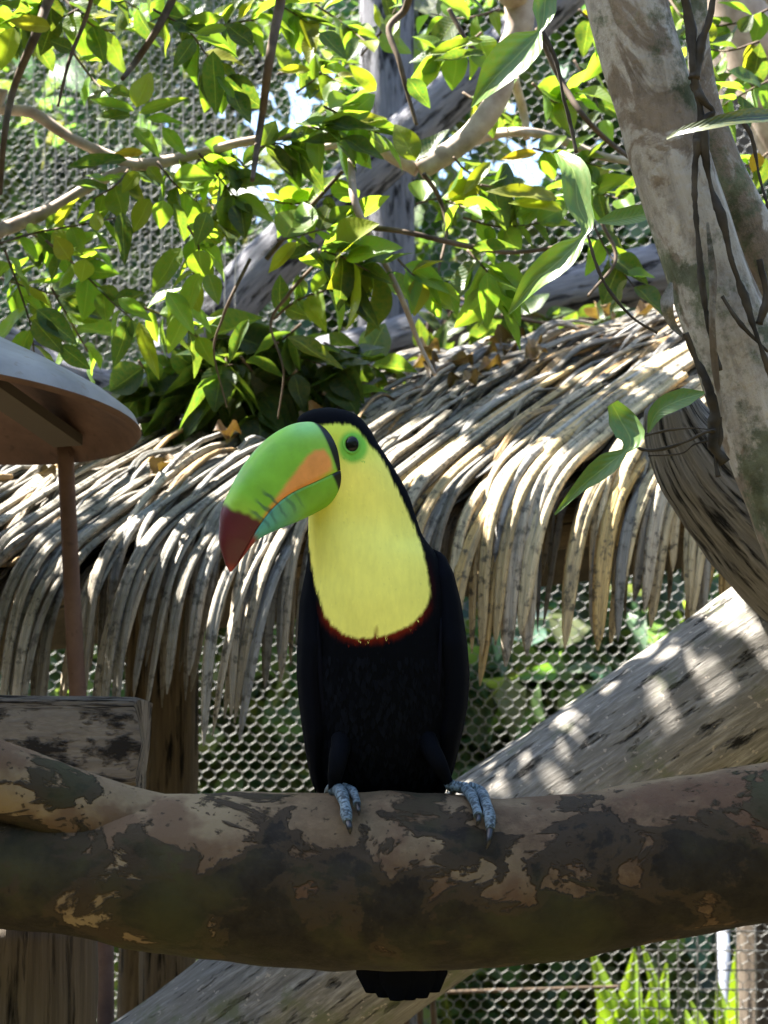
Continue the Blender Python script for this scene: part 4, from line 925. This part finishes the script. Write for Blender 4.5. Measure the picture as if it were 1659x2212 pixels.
# far wood behind the wire
BLADES = at(1470, 2150, 3.95)
fp = []
for _ in range(760):
    d = random.uniform(4.9, 8.5); c = at(random.uniform(-250, 1900), random.uniform(-250, 2400), d)
    px, py, _d = px_of(c); r = random.uniform(.15, .38); rp = r / _d * F * .85
    if any(math.hypot(px - hx, py - hy) < hr + rp for hx, hy, hr in ((645, 245, 30), (1150, 280, 40), (570, 385, 22))): continue
    q = c - BLADES; q = q - SUN * q.dot(SUN)
    if q.length < r + .42: continue
    for _k in range(70):
        q = rv(1); q = q.normalized() * (random.random() ** .5) * r; fp.append(c + q)
fw = leaf_mass('forest_foliage', None, fp, (.10, .19), lambda: tuple(x * random.uniform(.7, 1.2) for x in random.choice([(.10, .18, .09), (.14, .23, .11), (.07, .16, .12)])))
fw['label'] = 'shadowy green woodland foliage massed behind the wire netting'; fw['category'] = 'foliage'

sp_ = []
for _ in range(620):                                  # unseen wood round the enclosure, added to cut the ambient skylight
    a = random.uniform(math.radians(-215), math.radians(35)); dd = random.uniform(4.2, 8.0); z_ = random.uniform(.1, 4.6) * (dd / 6)
    if math.sin(a) > .35 and abs(math.cos(a)) * dd < 3.0: continue
    c = Vector((math.cos(a) * dd, 1.5 + math.sin(a) * dd, z_)); r = random.uniform(.45, .9)
    for _k in range(34): sp_.append(c + rv(1).normalized() * (random.random() ** .5) * r)
so = leaf_mass('dimming_foliage', None, sp_, (.22, .42), lambda: tuple(x * random.uniform(.7, 1.2) for x in random.choice([(.03, .065, .025), (.04, .08, .03)])))
so['label'] = 'unseen green woodland foliage added round the aviary to dim the skylight'; so['category'] = 'foliage'

# ------------------------------------------------------------------ aviary wire netting
def hexnet(name, O, ux, uy, nw, nh, cell, r, parent, bow=.012):
    """hexagonal netting in the plane O + a*ux + b*uy; twists run along uy"""
    vv, ff = [], []; hx, hy = cell * .5, cell * .30; tw = cell * .36; ph = tw + hy
    nrm = ux.cross(uy).normalized()
    def P(a, b): return O + ux * a + uy * b + nrm * (bow * mnoise.noise(Vector((a * 1.5, b * 1.5, 1))) + .003 * mnoise.noise(Vector((a * 9, b * 9, 4)))) + ux * (.002 * mnoise.noise(Vector((a * 14, b * 14, 7))))
    def seg(a, b, rr):
        d = (b - a).normalized(); s_ = d.cross(nrm).normalized(); k = len(vv)
        for p in (a, b): vv.extend([p + s_ * rr, p + nrm * rr, p - s_ * rr, p - nrm * rr])
        for j in range(4): ff.append((k + j, k + (j + 1) % 4, k + 4 + (j + 1) % 4, k + 4 + j))
    for j in range(nh):
        off = hx if j % 2 else 0
        for i in range(nw):
            a = i * cell + off; b0 = j * ph; p0 = P(a, b0); p1 = P(a, b0 + tw); seg(p0, p1, r * 1.45)
            seg(p1, P(a - hx, b0 + ph), r); seg(p1, P(a + hx, b0 + ph), r)
    return mesh(name, vv, ff, M['wire'], parent, smooth=False, kind='stuff')
fn = thing('wire_fence', Vector((0, at(800, 1106, 3.75).y, 0)), 'aviary fence of hexagonal wire netting behind the thatched hut', 'fence')
yb = at(800, 1106, 3.75).y
hexnet('wire_netting', Vector((-1.0, yb, .85)), Vector((1, 0, 0)), Vector((0, 0, 1)), 78, 142, .026, .0007, fn)
o = vpost('post', 835, -60, 60, 3.9, 'blue_log', None, None, thing_=fn)
sf = thing('slanting_fence', Vector((-1.0, 3.6, 0)), 'second wire panel running back at a slant behind the sunlit leaves, upper left', 'fence')
sf['label'] = 'slanting side panel of fine wire netting behind the leafy sunlit branch'
hexnet('wire_netting', Vector((-.82, 3.35, 2.02)), Vector((.62, .78, 0)).normalized(), Vector((0, 0, 1)), 50, 94, .020, .0005, sf)
def wires(par, xs, y0, y1, d, r=.0011):
    for x in xs:
        V_, F_, uv = tube_data([at(x, y0, d), at(x + 4, (y0 + y1) / 2, d), at(x, y1, d)], [r] * 3, n=8, seg=5)
        mesh('wire', V_, F_, M['wire'], par, uv=uv)
wires(sf, [70 + 23 * i for i in range(20)], -40, 760, 3.3)
tube('post', [Vector((-.98, 3.15, 0)), Vector((-.98, 3.15, 3.0))], [.04, .035], M['blue_log'], sf, n=20, seg=20, rough=.05)
# weld-wire panel bottom right
wp = thing('welded_panel', at(1560, 2400, 3.6), 'square welded wire panel leaning on the netting behind the bright blades', 'fence')
for i in range(12):
    x = 1380 + 42 * i; V_, F_, uv = tube_data([at(x, 1980, 3.6), at(x + 3, 2400, 3.6)], [.0016] * 2, n=6, seg=6); mesh('wire', V_, F_, M['wire'], wp, uv=uv)
for j in range(9):
    y = 2010 + 42 * j; V_, F_, uv = tube_data([at(1380, y, 3.597), at(1842, y + 4, 3.597)], [.0016] * 2, n=6, seg=6); mesh('wire', V_, F_, M['wire'], wp, uv=uv)
# logs and posts of the enclosure
def log(name, pts, d, mat, label, cat='log', **kw):
    o = tube(name, [at(x, y, d + i * .02) for i, (x, y, r) in enumerate(pts)], [mm(r, d) for x, y, r in pts], M[mat], None, n=70, seg=40, rough=.06, rscale=8, seed=pts[0][0], ridges=6, ridge_amp=.08); return tag(o, label, cat)
log('slanting_log', [(360, 800, 62), (540, 610, 60), (720, 440, 58), (860, 310, 55), (1010, 175, 52), (1200, 0, 50), (1350, -140, 48)], 3.55, 'blue_log', 'blue-grey log slanting up behind the forked bough')
log('rail_log', [(430, 880, 58), (620, 810, 56), (800, 755, 54), (1000, 690, 52), (1200, 640, 56), (1420, 590, 62), (1700, 530, 66)], 3.45, 'blue_log', 'long grey rail log lying above the thatched ridge')
log('grey_log', [(-200, 690, 46), (0, 745, 46), (130, 815, 46), (250, 850, 46), (370, 880, 44)], 3.4, 'blue_log', 'grey log just above the round metal canopy')
vpost('wooden_stump', 330, 850, 46, 3.3, 'post', 'brown wooden stump between metal canopy and dark shrub', 'post')
vpost('timber_post', 1575, -60, 42, 4.25, 'dark_post', 'tall grey timber post standing beyond the dark roots of the pale trunk', 'post')
log('bamboo_rail', [(860, 2150, 4), (1000, 2142, 4), (1200, 2136, 4), (1340, 2132, 4)], 3.68, 'twig', 'thin pale cane rail tied across the netting below the perch', 'rail')
for x in (1562,):
    a = at(x, 1150 if x == 1352 else 1990, 4.4); o = tube('white_pipe', [Vector((a.x, a.y, 0)), a], [mm(13, 4.4)] * 2, M['pvc'], None, n=6, seg=16)
    tag(o, 'slim white upright pipe behind the netting', 'pipe')
# bright blades bottom right
bl = thing('strap_leaf_plant', Vector((at(1450, 2300, 3.95).x, at(1450, 2300, 3.95).y, 0)), 'sunlit lime green strap-leaved plant behind the netting below the perch', 'plant')
for (x0, y0, x1, y1, x2, y2, w_) in ((1395, 2500, 1330, 2230, 1275, 2040, 20), (1360, 2500, 1355, 2250, 1370, 2050, 24), (1420, 2500, 1400, 2300, 1410, 2120, 22), (1560, 2500, 1450, 2240, 1385, 2030, 12), (1600, 2500, 1605, 2250, 1600, 2000, 26), (1500, 2500, 1510, 2300, 1480, 2180, 18), (1640, 2500, 1640, 2250, 1670, 2040, 24), (1300, 2500, 1290, 2330, 1260, 2200, 18), (1690, 2500, 1560, 2300, 1490, 2160, 16), (1240, 2500, 1220, 2360, 1190, 2260, 20), (1340, 2500, 1320, 2260, 1300, 2090, 22), (1440, 2500, 1420, 2260, 1440, 2080, 18), (1620, 2500, 1630, 2260, 1620, 2060, 24), (1560, 2500, 1570, 2300, 1550, 2120, 18), (1660, 2500, 1655, 2300, 1640, 2090, 24), (1410, 2500, 1390, 2260, 1350, 2110, 20)):
    o = ribbon('blade', [(x0, y0, 0), (x1, y1, -.02), (x2, y2, .03)], [w_ * 1.4, w_ * 1.7, w_ * 1.7, w_ * 1.5, w_, 2], M['grass'], bl, 3.95, .4, 20, .4); o.color = (.20, .33, .035, 1)

# ------------------------------------------------------------------ dry leaves lying on the thatch
for i in range(34):
    s, t = random.choice([(.82, .35), (.9, .3), (.75, .6), (.45, .7), (.3, .75), (.95, .45), (.7, .45), (1.05, .55)]); p = roofp(s + random.uniform(-.09, .09), t + random.uniform(-.14, .14), .042)
    o = bpy.data.objects.new('dry_leaf', random.choice(DEADM)); COL.objects.link(o)
    o.matrix_basis = frame(p, Vector((-1, -.4, .0)) + rv(.7), NRM + rv(.5), random.uniform(.028, .05)); c, w_ = random.choice([((.07, .035, .02), 'reddish brown'), ((.10, .06, .03), 'mid brown'), ((.18, .115, .055), 'pale tan'), ((.035, .02, .013), 'blackish brown')]); o.color = (*c, 1)
    tag(o, 'curled %s dry leaf lying on the palm thatch' % w_, 'leaf', 'dry leaves lying on the thatch')
print('leaves', COUNT)
